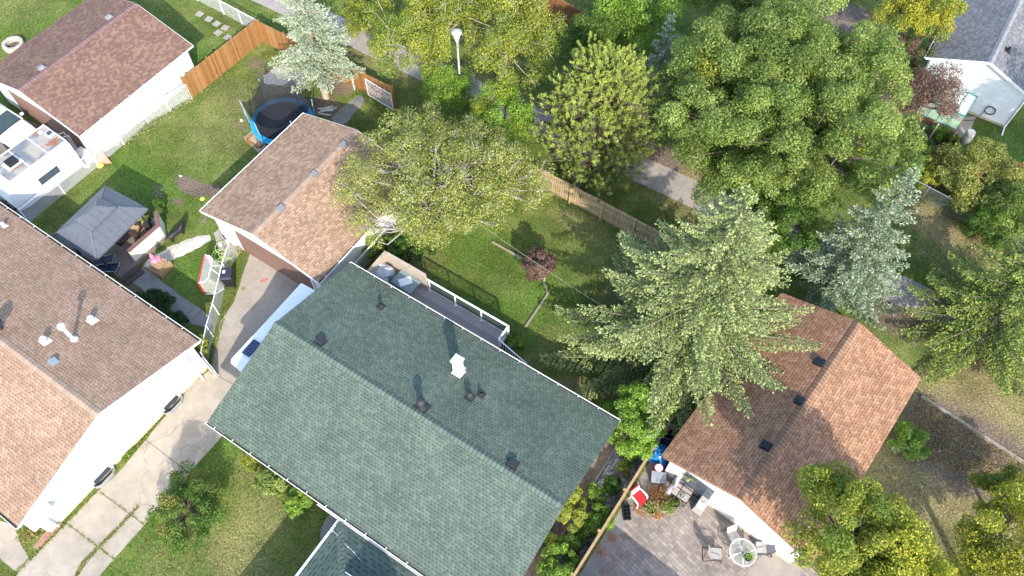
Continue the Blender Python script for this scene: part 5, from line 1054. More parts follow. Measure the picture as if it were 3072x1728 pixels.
# ================================================================== CAMPER TRAILER AND CAR
zt_ = 2.7; tN, tE, tS = G(134, 380, zt_), G(200, 423, zt_), G(30, 550, zt_); at_ = math.atan2((tE-tS).y, (tE-tS).x); Lt, Wt = (tE-tS).length, (tN-tE).length+.15; print('trailer', Lt, Wt)
t = thing('camper_trailer', 'white camper trailer with a rust stained grey roof beside the brown garage', 'trailer', (tS.x, tS.y, 0), at_)
prf = [(0.0, .55), (-.55, .75), (-.62, 1.3), (-.45, 2.0), (0, zt_), (Lt, zt_), (Lt+.05, zt_-.3), (Lt+.05, .55)]
n = len(prf); MB().add([(x, 0, z) for x, z in prf]+[(x, Wt, z) for x, z in prf], [tuple(range(n)), tuple(range(n, 2*n))[::-1]]+[(i, i+n, (i+1) % n+n, (i+1) % n) for i in range(n)]).build('body', pm('white trailer skin', (.8, .8, .8), .4, 0, .03), t)
nb = NB('stained roof'); r_ = nb.noise(nb.co(), 1.1, 4, .6); c = nb.ramp(nb.noise(nb.co(), .8, 5, .6), [(.42, (.15, .165, .18)), (.52, (.32, .29, .25))]); c = nb.mix(nb.ramp(r_, [(.57, 0.), (.62, .85)]), c, (.3, .09, .03)); trm = nb.done(c, .7)
MB().box((Lt/2, Wt/2, zt_+.02), (Lt-.1, Wt-.1, .03)).build('roof', trm, t)
m = MB().box((Lt/2, .03, zt_+.03), (Lt, .06, .06)).box((Lt/2, Wt-.03, zt_+.03), (Lt, .06, .06)).box((.03, Wt/2, zt_+.03), (.06, Wt-.12, .06)).box((Lt-.03, Wt/2, zt_+.03), (.06, Wt-.12, .06)); 
for k in (.36, .68): m.box((Lt*k, Wt/2, zt_+.04), (.05, Wt-.12, .02))
m.build('roof_trim', white, t)
fT = frame((tS.x, tS.y, 0), at_)
p = fT(G(39, 491, zt_)); o = MB().box((p.x, p.y, zt_+.18), (.62, .48, .28)).build('air_conditioner', black_pl, t, bevel=.04); MB().box((p.x+.0, p.y, zt_+.04), (.95, .7, .03)).build('base', white, o)
p = fT(G(151, 404, zt_)); o = MB().box((p.x, p.y, zt_+.08), (.42, .42, .12)).build('roof_hatch', white, t, bevel=.02); MB().box((p.x, p.y, zt_+.15), (.3, .3, .02)).build('pane', pm('dark hatch', (.06, .07, .08), .3), o)
p = fT(G(122, 399, zt_)); MB().box((p.x, p.y, zt_+.06), (.25, .2, .08)).build('roof_vent', white, t, bevel=.02)
MB().box((Lt*.5, -.012, 1.5), (1.3, .02, .5)).build('window', pm('window glass', (.05, .07, .09), .08), t)
for x in (Lt*.45, Lt*.6):
    for y in (.12, Wt-.12): MB().tube((x, y-.1, .33), (x, y+.1, .33), .33, 20).build('wheel', black_pl, t)
MB().bar((-.4, Wt*.25, .5), (-1.6, Wt/2, .45), .08, .1).bar((-.4, Wt*.75, .5), (-1.6, Wt/2, .45), .08, .1).build('hitch', black_pl, t); MB().box((-.85, Wt*.5, .7), (.35, .7, .5)).build('battery_box', black_pl, t, bevel=.03); MB().tube((-1.3, Wt/2, 0), (-1.3, Wt/2, .9), .04, 8).build('jack', grey_metal, t)
MB().path([(Lt+.05, .4, zt_), (Lt+.35, .4, zt_-.1), (Lt+.35, .4, .9)], .02, 6).path([(Lt+.05, .8, zt_), (Lt+.35, .8, zt_-.1), (Lt+.35, .8, .9)], .02, 6).build('rear_ladder', grey_metal, t)
pc = G(80, 416, .8); t = thing('car', 'white car cut by the left edge with its bonnet toward the trailer', 'car', (pc.x, pc.y, 0), UA+math.pi)
carw = pm('white car paint', (.8, .8, .8), .18, 0, .02, spec=.6)
sec = [(0, .55, .72, .78), (.12, .32, .86, .9), (.5, .3, .98, .96), (1.25, .3, 1.08, .98), (3.2, .3, 1.1, 1.0), (4.4, .32, 1.05, .98), (4.75, .5, .95, .85)]
m = MB(); ring = []
for x, z0, z1, hw2 in sec:
    r0_ = [(x, -hw2, z0), (x, -hw2, (z0+z1)/2), (x, -hw2+.06, z1-.05), (x, -hw2*.55, z1+.04), (x, 0, z1+.06), (x, hw2*.55, z1+.04), (x, hw2-.06, z1-.05), (x, hw2, (z0+z1)/2), (x, hw2, z0)]; ring.append(r0_)
vs = [p for r_ in ring for p in r_]; k = 9; fs = [(i*k+j, i*k+(j+1) % k, (i+1)*k+(j+1) % k, (i+1)*k+j) for i in range(len(ring)-1) for j in range(k)]+[tuple(range(k))[::-1], tuple((len(ring)-1)*k+j for j in range(k))]
m.add(vs, fs); bo = m.build('body', carw, t, smooth=True); bo.modifiers.new('s', 'SUBSURF').render_levels = 2
cab = [(1.2, .82, 1.08), (1.95, .68, 1.6), (3.5, .68, 1.62), (4.5, .8, 1.08)]
m = MB(); gl_ = pm('windscreen', (.03, .05, .05), .06, 0, .1, spec=.9)
q = [[(x, -w_, z), (x, w_, z)] for x, w_, z in cab]
MB().add([(1.95, -.68, 1.6), (3.5, -.68, 1.62), (3.5, .68, 1.62), (1.95, .68, 1.6), (2.0, -.7, 1.54), (3.45, -.7, 1.56), (3.45, .7, 1.56), (2.0, .7, 1.54)], [(0, 1, 2, 3), (0, 4, 5, 1), (2, 6, 7, 3), (1, 5, 6, 2), (0, 3, 7, 4)]).build('roof', carw, t, bevel=.03)
MB().quad((1.2, .82, 1.1), (1.2, -.82, 1.1), (1.95, -.66, 1.59), (1.95, .66, 1.59)).build('windscreen', gl_, t); MB().quad((4.5, -.8, 1.08), (4.5, .8, 1.08), (3.5, .66, 1.6), (3.5, -.66, 1.6)).build('rear_window', gl_, t)
for s_ in (-1, 1):
    MB().quad((1.2, s_*.84, 1.08), (4.5, s_*.82, 1.08), (3.5, s_*.69, 1.6), (1.95, s_*.69, 1.58)).build('side_window', gl_, t)
    MB().bar((1.18, s_*.84, 1.08), (1.97, s_*.67, 1.61), .06, .05).build('pillar', carw, t); MB().box((1.5, s_*1.07, 1.12), (.16, .2, .14)).build('mirror', carw, t, bevel=.03)
    MB().box((.1, s_*.68, .74), (.2, .34, .13)).build('headlight', pm('lamp lens', (.5, .55, .6), .1), t, bevel=.03)
    MB().tube((2.0, s_*.72, 1.66), (3.4, s_*.72, 1.66), .02, 6).build('roof_rail', grey_metal, t)
    for x in (.95, 3.75): MB().tube((x, s_*.78, .33), (x, s_*.99, .33), .33, 20).build('wheel', black_pl, t)
MB().box((1.35, 0, 1.13), (.25, 1.5, .02)).build('wiper_cowl', black_pl, t)
# ================================================================== DECK BEHIND THE GREEN HOUSE
F_ = GH['fr']; zd = .9; yo = (F_(G(1291, 871.4, zd)).y+F_(G(1443, 962.7, zd)).y)/2+.05; xr = F_(G(1524, 980, zd+.98)).x; xm = F_(G(1279, 838, zd+.98)).x; xl = F_(G(1159.6, 756.8, 2.35)).x; yL = F_(G(1159.6, 756.8, 2.35)).y
print('deck', yo, yL, xl, xm, xr, Wg)
t = thing('deck', 'weathered grey raised deck along the back of the green roofed house', 'deck', wW*1, ang); t.location.z = 0
dkm = planks('weathered deck boards', [(.27, .245, .23), (.33, .3, .285), (.39, .36, .34), (.3, .27, .25)], .145, .75, 1, .1)
MB().box(((xl+xr)/2, (yo+Wg-.5)/2, zd-.02), (xr-xl, yo-Wg+.5, .04)).build('deck_boards', dkm, t)
MB().box(((xl+xr)/2, yo-.03, zd-.16), (xr-xl, .04, .22)).box((xr-.03, (yo+Wg)/2, zd-.16), (.04, yo-Wg, .22)).build('rim_joist', old_wood, t)
for x in np.linspace(xl+.2, xr-.2, 5): MB().box((x, yo-.12, zd/2-.1), (.1, .1, zd-.2)).build('support_post', old_wood, t)
zr2 = zd+.98; xc = F_(G(1496.4, 1015.3, zr2)); 
MB().bar((xm, yo, zr2), (xr, yo, zr2), .09, .05).bar((xr, yo+.045, zr2), (xr, xc.y, zr2), .09, .05).build('top_rail', white_metal, t)
MB().bar((xm, yo, zd+.08), (xr, yo, zd+.08), .04, .04).build('bottom_rail', white_metal, t)
for q in ((1291, 871.4), (1366.5, 916.6), (1443, 962.7)): x = F_(G(*q, zd)).x; MB().box((x, yo-.02, (zd+zr2)/2), (.06, .06, zr2-zd)).box((x, yo-.02, zd+.01), (.13, .13, .02)).build('rail_post', white_metal, t)
for (x, y) in ((xr, yo), (xr, xc.y)): MB().box((x, y, (zd+zr2)/2), (.08, .08, zr2-zd)).build('rail_post', white_metal, t)
xs_ = [F_(G(*q, zd)).x for q in ((1291, 871.4), (1366.5, 916.6), (1443, 962.7))]+[xr]
for a, b in zip(xs_, xs_[1:]): MB().box(((a+b)/2, yo-.02, zd+.52), (b-a-.1, .008, .8)).build('glass_panel', glass('smoky glass', (.1, .12, .12), .3, .05), t)
for i in range(6): y = yo+(xc.y-yo)*(i+.7)/6.5; MB().box((xr, y, (zd+zr2)/2), (.025, .025, zr2-zd-.05)).build('baluster', white_metal, t)
# stairs going down along the wall
xe = F_(G(1579, 1092, .9)).x; ys0 = xc.y-.05; ys1 = Wg-.42; n = 5
for i in range(n): MB().box((xr+.05+(i+.5)*.28, (ys0+ys1)/2, zd-(i+1)*zd/(n+1)), (.3, abs(ys0-ys1), .04)).build('stair_tread', old_wood, t)
MB().bar((xr, ys0, zr2), (xe, ys0, 1.0), .06, .05).build('handrail', white_metal, t); MB().box((xe, ys0, .5), (.07, .07, 1.0)).build('rail_post', white_metal, t)
for i in range(11): s_ = (i+1)/12; zz = zr2+(1.0-zr2)*s_; MB().box((xr+(xe-xr)*s_, ys0, zz-.45), (.022, .022, .85)).build('baluster', white_metal, t)
# lattice screen
lat = mesh_wire('lattice weave', (.5, .42, .33), .075, .5); latw = pm('lattice frame', (.42, .35, .28), .85, 0, .2)
zt2 = 2.35; ylo = Wg-.3
for a, b in (((xl, yo), (xm, yo)), ((xl, ylo), (xl, yo))):
    A = Vector((*a, zd)); B = Vector((*b, zd)); 
    o = MB().quad(A, B, B+ZUP*(zt2-zd), A+ZUP*(zt2-zd)).build('lattice_screen', lat, t); nn = Vector((-(B-A).y, (B-A).x, 0)).normalized()*.12*(-1 if a == (xl, yo) else 1)
    nn = nn if True else nn; MB().quad(A+nn, B+nn, B+nn+ZUP*(zt2-zd), A+nn+ZUP*(zt2-zd)).build('inner_lattice', lat, o)
    MB().bar(A+nn/2+ZUP*(zt2-zd), B+nn/2+ZUP*(zt2-zd), .17, .05).build('top_board', latw, o); MB().bar(A+nn/2+ZUP*.05, B+nn/2+ZUP*.05, .14, .06).build('bottom_board', latw, o)
    for P_ in (A, B, (A+B)/2): MB().box(P_+nn/2+ZUP*(zt2-zd)/2-ZUP*.02, (.09, .09, zt2-zd-.06)).build('screen_post', latw, o)
# things on the deck
def to_deck(q, z): p = G(*q, z); return p
cl = pm('pale grey cover', (.42, .46, .5), .55, 0, .12, 4)
p = G(1150, 836, zd); n_ = 26; m = MB(); vs = []
for j, (zz, k) in enumerate(((1.02, .02), (1.06, .3), (1.0, .62), (.9, .88), (.6, .98), (.3, 1.05), (.02, 1.12))):
    for i in range(n_):
        a = 2*math.pi*i/n_; sq = 1/max(abs(math.cos(a)), abs(math.sin(a)))**.75; fo = 1+(.06*math.sin(a*9+j*.5) if j > 3 else .03*math.sin(a*4+j)); vs.append((.58*k*sq*math.cos(a)*fo, .52*k*sq*math.sin(a)*fo, zz+(.06*math.sin(a*3+1) if 0 < j < 4 else 0)))
m.add(vs, [(i, (i+1) % n_, n_*(j+1)*0+n_*(j+1)+(i+1) % n_-0, n_*(j+1)+i) if j == 0 else (n_*j+i, n_*j+(i+1) % n_, n_*(j+1)+(i+1) % n_, n_*(j+1)+i) for j in range(6) for i in range(n_)]).add([vs[i] for i in range(n_)], [tuple(range(n_))])
tag(m.build('covered_barbecue', cl, loc=p, rz=ang+.2, smooth=True), 'barbecue under a draped pale grey cover in the lattice corner', 'barbecue')
zt3 = zd+.72; cs = [G(x, y, zt3) for x, y in ((1200, 807), (1259, 846), (1239, 882), (1175, 843))]; cen_ = sum(cs, Vector())/4; cen_.z = 0
t = thing('glass_table', 'square glass patio table on the grey deck', 'table', (cen_.x, cen_.y, zd)); a_ = math.atan2((cs[1]-cs[0]).y, (cs[1]-cs[0]).x); t.rotation_euler = (0, 0, a_); tw_, td_ = (cs[1]-cs[0]).length*.98, (cs[2]-cs[1]).length*1.15
MB().box((0, 0, .715), (tw_, td_, .012)).build('glass_top', glass('tinted table glass', (.25, .35, .37), .55, .05), t)
tfm = pm('slate metal', (.2, .26, .28), .4, .2)
MB().path([(-tw_/2, -td_/2, .71), (tw_/2, -td_/2, .71), (tw_/2, td_/2, .71), (-tw_/2, td_/2, .71)], .018, 6, closed=True).build('frame', tfm, t)
for sx in (-1, 1):
    for sy in (-1, 1): MB().tube((sx*tw_*.46, sy*td_*.46, .7), (sx*tw_*.44, sy*td_*.44, 0), .02, 8).build('leg', tfm, t)
pz_ = G(1216, 844, zt3); tag(MB().box((0, 0, .004), (.68, .46, .008)).build('sheet_of_card', pm('white card', (.72, .78, .82), .6), loc=pz_, rz=R(22)), 'white card lying on the glass table of the deck', 'card')
for i, (q, r_) in enumerate((((1177, 868), .3), ((1228, 818), 2.2))):
    t = thing('patio_chair', ('slate mesh chair pushed under the glass table near the eave', 'slate mesh chair behind the glass table by the lattice')[i], 'chair', G(*q, zd), r_); MB().box((0, 0, .42), (.5, .5, .02)).build('seat', tfm, t); MB().box((0, .26, .68), (.5, .02, .48)).build('backrest', tfm, t)
    for sx in (-.23, .23):
        for sy in (-.23, .25): MB().tube((sx, sy, .42), (sx, sy, 0), .015, 6).build('leg', tfm, t)
# two tall trees of the neighbour just outside the right edge, whose dappled shade lies on the pale house
for i, (q, z, hgt) in enumerate((((3010, 330), 1.5, 8.), ((3040, 470), 0., 8.5))):
    p = G(*q, z)+Vector((.36, -1.47, 1))*(hgt-z); p2 = p+Vector((1.2 if i < 2 else 0, 0, 0))
    ww = (p2-Vector((0, 0, HC))); dd = ww.dot(_fw); deciduous('tree', ('tall leafy neighbour tree shading the pale house wall', 'second tall neighbour tree shading the lawn at the right edge')[i], (1536+FQ*ww.dot(_r2)/dd), (864-FQ*ww.dot(_u2)/dd), hgt, 3.6, 3., GREEN, leaf=.18, nc=70, nl=240, rc=.2, twigs=30, px='Q', gap=.12)
# ================================================================== PATIO OF THE RIGHT-HAND NEIGHBOUR
def drape(name, loc, rad, mat, seed=3, label=None, cat=None, hz0=0., jit=.28, seg=22, rings=12):
    rr = random.Random(seed); vs = []; 
    for i in range(rings+1):
        t_ = i/rings
        for j in range(seg):
            a = 2*math.pi*j/seg; k = .55+.5*t_+jit*.35*math.sin(a*5+t_*6+seed)*t_+rr.uniform(-jit, jit)*.3; r_ = t_**.7*k
            vs.append((rad[0]*r_*math.cos(a), rad[1]*r_*math.sin(a), max(.01, rad[2]*(1-t_**2.2)*(1+rr.uniform(-jit, jit)*.6))))
    m = MB().add(vs, [(i*seg+j, (i+1)*seg+j, (i+1)*seg+(j+1) % seg, i*seg+(j+1) % seg) for i in range(rings) for j in range(seg)]); return tag(m.build(name, mat, loc=loc), label, cat)
tarpb = pm('blue tarp', (.02, .2, .5), .3, 0, .45, 5, .6); drape('tarpaulin', G(1978, 1362), (.62, .62, .7), tarpb, 3, 'crumpled bright blue tarp between the brown fence and the house corner', 'tarp')
drape('tarpaulin', G(2008, 1322), (.75, .7, .55), pm('navy tarp', (.01, .02, .07), .4, 0, .3, 5), 5, 'dark navy tarp heap in the shade behind the bright blue tarp', 'tarp')
t = thing('plastic_tub', 'grey plastic tub on the dark heap beside the fence', 'tub', G(2003, 1302, .35), .9); MB().lathe([(.3, 0), (.4, .4), (.43, .42), (.38, .4), (.27, .04), (.001, .03)], (0, 0, 0), 20).build('shell', pm('grey plastic', (.2, .22, .24), .45), t); MB().tube((-.15, 0, .42), (.15, .1, .42), .03, 8).build('handle', redp, t)
t = thing('bucket', 'small bucket with a white lid and pink rim by the brown fence', 'bucket', G(1972, 1412)); MB().lathe([(.17, 0), (.2, .42), (.215, .42), (.215, .46)], (0, 0, 0), 24).build('body', pm('magenta plastic', (.5, .04, .12), .4), t); MB().lathe([(.001, .49), (.17, .49), (.19, .46), (.19, .44)], (0, 0, 0), 24, cap=False).build('lid', white, t)
t = thing('storage_tote', 'grey translucent storage tote beside the lidded bucket', 'box', G(1972, 1440), R(-8)); MB().box((0, 0, .2), (.66, .5, .4)).build('body', pm('grey tote', (.16, .18, .21), .3), t, bevel=.03); MB().box((0, 0, .42), (.72, .56, .05)).build('lid', pm('tote lid', (.3, .33, .37), .25), t, bevel=.02)
def brush(name, label, loc, n, ln, cols, cat='plant', wd=.012):
    t = thing(name, label, cat, loc); m = MB(); 
    for i in range(n):
        a = rng.uniform(0, 6.28); el = rng.uniform(.25, 1.3); d = Vector((math.cos(a)*math.cos(el), math.sin(a)*math.cos(el), math.sin(el))); L = ln*rng.uniform(.5, 1.1); q = Vector((rng.normal()*.1, rng.normal()*.1, 0))
        m.path([q, q+d*L*.5+Vector(rng.normal(size=3)*.05), q+d*L+Vector(rng.normal(size=3)*.08)-ZUP*.1], [wd, wd*.7, .003], 3, cap=False)
    m.build('twigs', cols, t); return t
dead = pm('dead brown twigs', (.32, .18, .1), .9, 0, .35, 8)
t = brush('dead_shrub', 'dry reddish brown shrub between the pots and the grey tote', G(1976, 1492), 360, .62, dead)
m_ = 900; ps = rng.normal(size=(m_, 3))*np.array([.28, .28, .14])+np.array([0, 0, .3]); quads('dry_leaves', leaf_quads(ps, unit(rng.normal(size=(m_, 3))), .08*rng.uniform(.5, 1.2, m_)), pal([(.3, .15, .08), (.4, .24, .14), (.24, .13, .08)], rng.random(m_)), leafm, t)
def pot(loc, r, h, label, col, plant, n=50, ln=.28):
    t = thing('potted_plant', label, 'plant', loc); MB().lathe([(r*.75, 0), (r, h), (r*1.08, h), (r*1.08, h-.04), (r*.98, h-.04), (r*.9, h-.06), (.001, h-.06)], (0, 0, 0), 22).build('pot', col, t)
    m_ = n*7; ps = rng.normal(size=(m_, 3))*np.array([r*.75, r*.75, .12])+np.array([0, 0, h+.1]); quads('leaves', leaf_quads(ps, unit(rng.normal(size=(m_, 3))*.6+[0, 0, .7]), .085*rng.uniform(.6, 1.3, m_)), pal(plant, rng.random(m_)), leafm, t)
    MB().tube((0, 0, h-.06), (0, 0, h+.15), .015, 6).build('stem', dead, t); return t
pot(G(1948, 1530), .24, .3, 'plant with sparse yellowish leaves in a black pot beside the red chair', black_pl, OLIVE, 40)
pot(G(1992, 1528), .2, .34, 'leafy plant in a white rimmed pot, middle of the three pots', pm('pale pot', (.5, .5, .47), .5), YELG, 45)
pot(G(2010, 1534), .12, .16, 'small bright green plant in front of the white rimmed pot', dead, BRIGHT, 30)
pot(G(2022, 1512), .22, .3, 'dark pot with a drooping plant nearest the tiled table', black_pl, GREEN, 20)
t = thing('tiled_table', 'black framed table with four pale tiles against the house wall', 'table', (0, 0, 0)); cs = [G(x, y, .72) for x, y in ((2027, 1426), (2087, 1465), (2057, 1508), (2000, 1472))]; c_ = sum(cs, Vector())/4; t.location = (c_.x, c_.y, 0); a_ = math.atan2((cs[1]-cs[0]).y, (cs[1]-cs[0]).x); t.rotation_euler.z = a_; tw_, td_ = (cs[1]-cs[0]).length*1.02, (cs[2]-cs[1]).length
til = pm('beige tile', (.36, .3, .265), .5, 0, .1)
for sx in (-1, 1):
    for sy in (-1, 1): MB().box((sx*tw_/4, sy*td_/4, .715), (tw_/2-.05, td_/2-.05, .02)).build('tile', til, t); MB().box((sx*(tw_/2-.03), sy*(td_/2-.03), .345), (.04, .04, .69)).build('leg', black_pl, t)
m = MB(); 
for y in (-td_/2, 0, td_/2): m.box((0, y, .7), (tw_+.03, .03, .03))
for x in (-tw_/2, 0, tw_/2): m.box((x, 0, .7), (.03, td_+.03, .03))
m.build('frame', black_pl, t)
p = G(2018, 1456, .8); m = MB(); pts = [p-p+Vector((.45*math.cos(a)*(1-.0*a), .0, 0)) for a in (0,)]
sp_ = [Vector((-.28+.55*k/40, -.42+.75*k/40+.08*math.sin(k/6), 0)) for k in range(41)]
MB().path(sp_, [.13+.016*((k % 2)*2-1) for k in range(41)], 14).build('duct', pm('silver foil', (.6, .6, .62), .3, .8, .15, 20), loc=p); tag(bpy.data.objects['duct'], 'silver flexible foil duct lying on the tiled table', 'duct')
t = thing('string_lights', 'tangled green wired string lights on the tiled table', 'string lights', G(2049, 1489, .75)); MB().path([(.14*math.cos(i*1.9)*(.4+.6*math.sin(i*.7)**2), .14*math.sin(i*1.9+.4)*(.4+.6*math.cos(i*.5)**2), .02+.001*i) for i in range(60)], .008, 5).build('wire', pm('green wire', (.02, .15, .1), .4), t)
m = MB(); [m.blob((.14*math.cos(i*2.4)*(.3+.1*(i % 8)), .14*math.sin(i*2.4)*(.3+.1*(i % 8)), .07), (.016, .016, .02), 6, 4, 0) for i in range(22)]; o = m.build('bulbs', white, t); o['kind'] = 'stuff'
t = thing('step_ladder', 'dark metal frame lying across the tiled table', 'ladder', G(2030, 1440, .78)); d1 = G(2085, 1480, .95)-G(2030, 1440, .78); MB().path([(0, 0, 0), d1, d1+Vector((.12, -.1, 0)), (.1, -.12, 0), (0, 0, 0)], .018, 6).build('frame', dark_metal, t)
cs = [G(x, y, .75) for x, y in ((2116, 1470), (2141, 1488), (2109, 1535), (2083, 1517))]; c_ = sum(cs, Vector())/4; a_ = math.atan2((cs[2]-cs[1]).y, (cs[2]-cs[1]).x)
t = thing('covered_grill', 'boxy beige fabric cover standing at the house wall', 'grill', (c_.x, c_.y, 0), a_); L_ = (cs[2]-cs[1]).length; W_ = (cs[1]-cs[0]).length*1.05
MB().add([(-L_/2, -W_/2, .02), (L_/2, -W_/2, .02), (L_/2, W_/2, .02), (-L_/2, W_/2, .02), (-L_/2+.03, -W_/2+.03, .78), (L_/2-.35, -W_/2+.03, .8), (L_/2-.03, -W_/2+.05, .7), (L_/2-.03, W_/2-.05, .7), (L_/2-.35, W_/2-.03, .8), (-L_/2+.03, W_/2-.03, .78)],
    [(0, 1, 6, 5, 4), (1, 2, 7, 6), (2, 3, 9, 8, 7), (3, 0, 4, 9), (4, 5, 8, 9), (5, 6, 7, 8)]).build('cover', pm('beige cover', (.42, .385, .35), .7, 0, .08), t, bevel=.02); MB().path([(.1, -.12, .82), (.16, 0, .87), (.1, .12, .82)], .012, 6).build('handle', grey_metal, t)
# white resin chair with red towel
t = thing('lawn_chair', 'white plastic chair covered by a red towel beside the fence', 'chair', G(1912, 1500), R(38)); wp = pm('white resin', (.75, .75, .72), .4)
MB().box((0, 0, .42), (.5, .5, .03)).build('seat', wp, t, bevel=.01)
for s_ in (-1, 1): 
    MB().path([(s_*.3, -.28, .02), (s_*.3, -.26, .6), (s_*.3, -.1, .66), (s_*.29, .15, .66), (s_*.27, .28, .62)], [.035, .035, .045, .045, .03], 8).build('armrest', wp, t); MB().path([(s_*.26, .3, .02), (s_*.24, .24, .42)], .03, 6).build('leg', wp, t)
MB().box((0, .27, .68), (.5, .03, .5), m=Matrix.Rotation(-.25, 3, 'X')).build('backrest', wp, t)
redt = pm('red towel', (.7, .02, .03), .9, 0, .12, 10)
pr = [(-.34, .2), (-.3, .44), (.0, .46), (.2, .5), (.3, .78), (.36, .97), (.4, .96), (.46, .7)]
m = MB(); 
for (y0, z0), (y1, z1) in zip(pr, pr[1:]): m.quad((-.25, y0, z0), (.25, y0, z0), (.25, y1, z1), (-.25, y1, z1))
tag(m.build('towel', redt, loc=G(1912, 1500), rz=R(38)), 'red towel spread over the white plastic chair', 'towel')
t = thing('seed_tray', 'black plastic tray with eight cells beside the fence', 'tray', G(1879, 1538), R(2)); m = MB().box((0, 0, .02), (.34, .72, .04)); 
for x in (-.16, 0, .16): m.box((x, 0, .1), (.03, .72, .12))
for y in (-.345, -.17, 0, .17, .345): m.box((0, y, .1), (.34, .03, .122))
m.build('tray', black_pl, t)
for i, (q, q2) in enumerate((((1905, 1515), (1930, 1545)), ((1965, 1540), (1985, 1552)), ((1827, 1611), (1840, 1619)), ((1790, 1648), (1808, 1660)))):
    m_ = 160 if i < 2 else 90; a, b = G(*q), G(*q2); k = rng.random((m_, 1)); ps = np.array(a)*(1-k)+np.array(b)*k+rng.normal(size=(m_, 3))*np.array([.13, .13, 0]); ps[:, 2] = .03+rng.random(m_)*.02
    o = quads('fallen_leaves', leaf_quads(ps, unit(rng.normal(size=(m_, 3))*.3+[0, 0, 1]), .07*rng.uniform(.5, 1.3, m_)), pal([(.42, .17, .06), (.5, .26, .1), (.3, .14, .06)], rng.random(m_)), leafm); tag(o, ('orange dead leaves in front of the red covered chair', 'orange dead leaves below the dry shrub', 'orange dead leaves on the concrete border nearest the tray', 'orange dead leaves farther down the concrete border')[i], 'leaves', None, 'stuff')
# sling chairs and round table
sling = pm('beige sling fabric', (.38, .355, .34), .7, 0, .07, 10)
def sling_chair(loc, rz, label, scale=1.):
    t = thing('sling_chair', label, 'chair', loc, rz, 'sling chairs around the round table'); w_ = .27; bk = [(-.28, .42), (.2, .38), (.42, .98)]
    for i, ((y0, z0), (y1, z1)) in enumerate(zip(bk, bk[1:])): MB().slab([(-w_, y0+.01, z0), (w_, y0+.01, z0), (w_, y1, z1), (-w_, y1, z1)], .012).build(('seat', 'backrest')[i], sling, t)
    for s_ in (-1, 1): 
        x = s_*.3; MB().path([(x, -.34, .02), (x, -.3, .42), (x, -.26, .62), (x, .24, .66)], .017, 8).build('front_frame', dark_metal, t); MB().path([(x, .5, .02), (x, .1, .38)], .017, 6).build('rear_leg', dark_metal, t)
        MB().path([(x, -.3, .43), (x, .2, .39), (x*.95, .43, 1.0)], .016, 6).build('side_rail', dark_metal, t)
    MB().tube((-.3, .5, .04), (.3, .5, .04), .014, 6).build('stretcher', dark_metal, t); return t
cT = G(2228.8, 1657, .7); cT.z = 0
sling_chair(G(2196, 1618), R(22), 'sling chair up left of the round table, its back toward the house')
sling_chair(G(2140, 1668), R(84), 'sling chair left of the round table in the open patio')
sling_chair(G(2280, 1650), R(-92), 'sling chair between the round table and the white house wall')
t = thing('round_table', 'round glass garden table with a white rim on the patio', 'table', cT); rT = .6
MB().lathe([(.001, .7), (rT, .7), (rT, .71), (.001, .71)], (0, 0, 0), 40, cap=False).build('glass_top', glass('clear table glass', (.5, .55, .5), .18, .05), t)
MB().path([(rT*math.cos(a), rT*math.sin(a), .71) for a in np.linspace(0, 6.2832, 41)[:-1]], .022, 8, closed=True).build('rim', white_metal, t)
for i in range(4): a = i*math.pi/2+.2; MB().path([(rT*math.cos(a), rT*math.sin(a), .7), (.2*math.cos(a), .2*math.sin(a), .45), (.5*math.cos(a), .5*math.sin(a), .02)], .02, 8).build('leg', white_metal, t)
for i in range(4): a = i*math.pi/2+.2; MB().tube((.08*math.cos(a), .08*math.sin(a), .695), (rT*math.cos(a), rT*math.sin(a), .695), .012, 6).build('spoke', white_metal, t)
MB().lathe([(.22, 0), (.2, .08), (.05, .12), (.04, .74), (.001, .75)], (0, 0, 0), 20).build('umbrella_base', pm('olive metal', (.12, .13, .1), .5), t)
pot(G(2243, 1673, .71), .17, .12, 'low bowl of green succulents on the round glass table', black_pl, BRIGHT, 18)
# ================================================================== GREENHOUSE AND GARDEN OF THE PALE HOUSE
gR, gL_, eR, eL = G(2932, 291, 2.0), G(2820, 242, 2.0), G(2895, 350, 1.35), G(2776, 296, 1.35)
bR, bL = G(2866, 393, .25), G(2768, 345, .25); pb = [Vector((p.x, p.y, 0)) for p in (gR, gL_, bL, bR)]
t = thing('greenhouse', 'lean-to glass greenhouse with green frame against the pale house', 'greenhouse', pb[0]); o_ = pb[0]; gf = pm('green frame paint', (.02, .22, .17), .45, 0, .1); gg = glass('greenhouse glass', (.75, .85, .85), .32, .08)
w0 = Vector((gR.x, gR.y, 2.0))-o_; w1 = Vector((gL_.x, gL_.y, 2.0))-o_; v0 = Vector((eR.x, eR.y, 1.35))-o_; v1 = Vector((eL.x, eL.y, 1.35))-o_; f0 = Vector((bR.x, bR.y, .25))-o_; f1 = Vector((bL.x, bL.y, .25))-o_
f0 = Vector((v0.x, v0.y, .25))+(v0-w0)*Vector((1, 1, 0)).length*0; f0 = Vector((v0.x, v0.y, .25))+Vector((v0.x-w0.x, v0.y-w0.y, 0))*.12; f1 = Vector((v1.x, v1.y, .25))+Vector((v1.x-w1.x, v1.y-w1.y, 0))*.12
MB().slab([w0, w1, v1, v0], .012).build('roof_glass', gg, t); MB().quad(v0, v1, f1, f0).build('front_glass', gg, t)
for i in range(5):
    s_ = i/4; MB().bar(w0.lerp(w1, s_)+ZUP*.01, v0.lerp(v1, s_)+ZUP*.01, .035, .04).build('roof_bar', gf, t); MB().bar(v0.lerp(v1, s_), f0.lerp(f1, s_), .035, .04, up=Vector((1, 0, 0))).build('front_bar', gf, t)
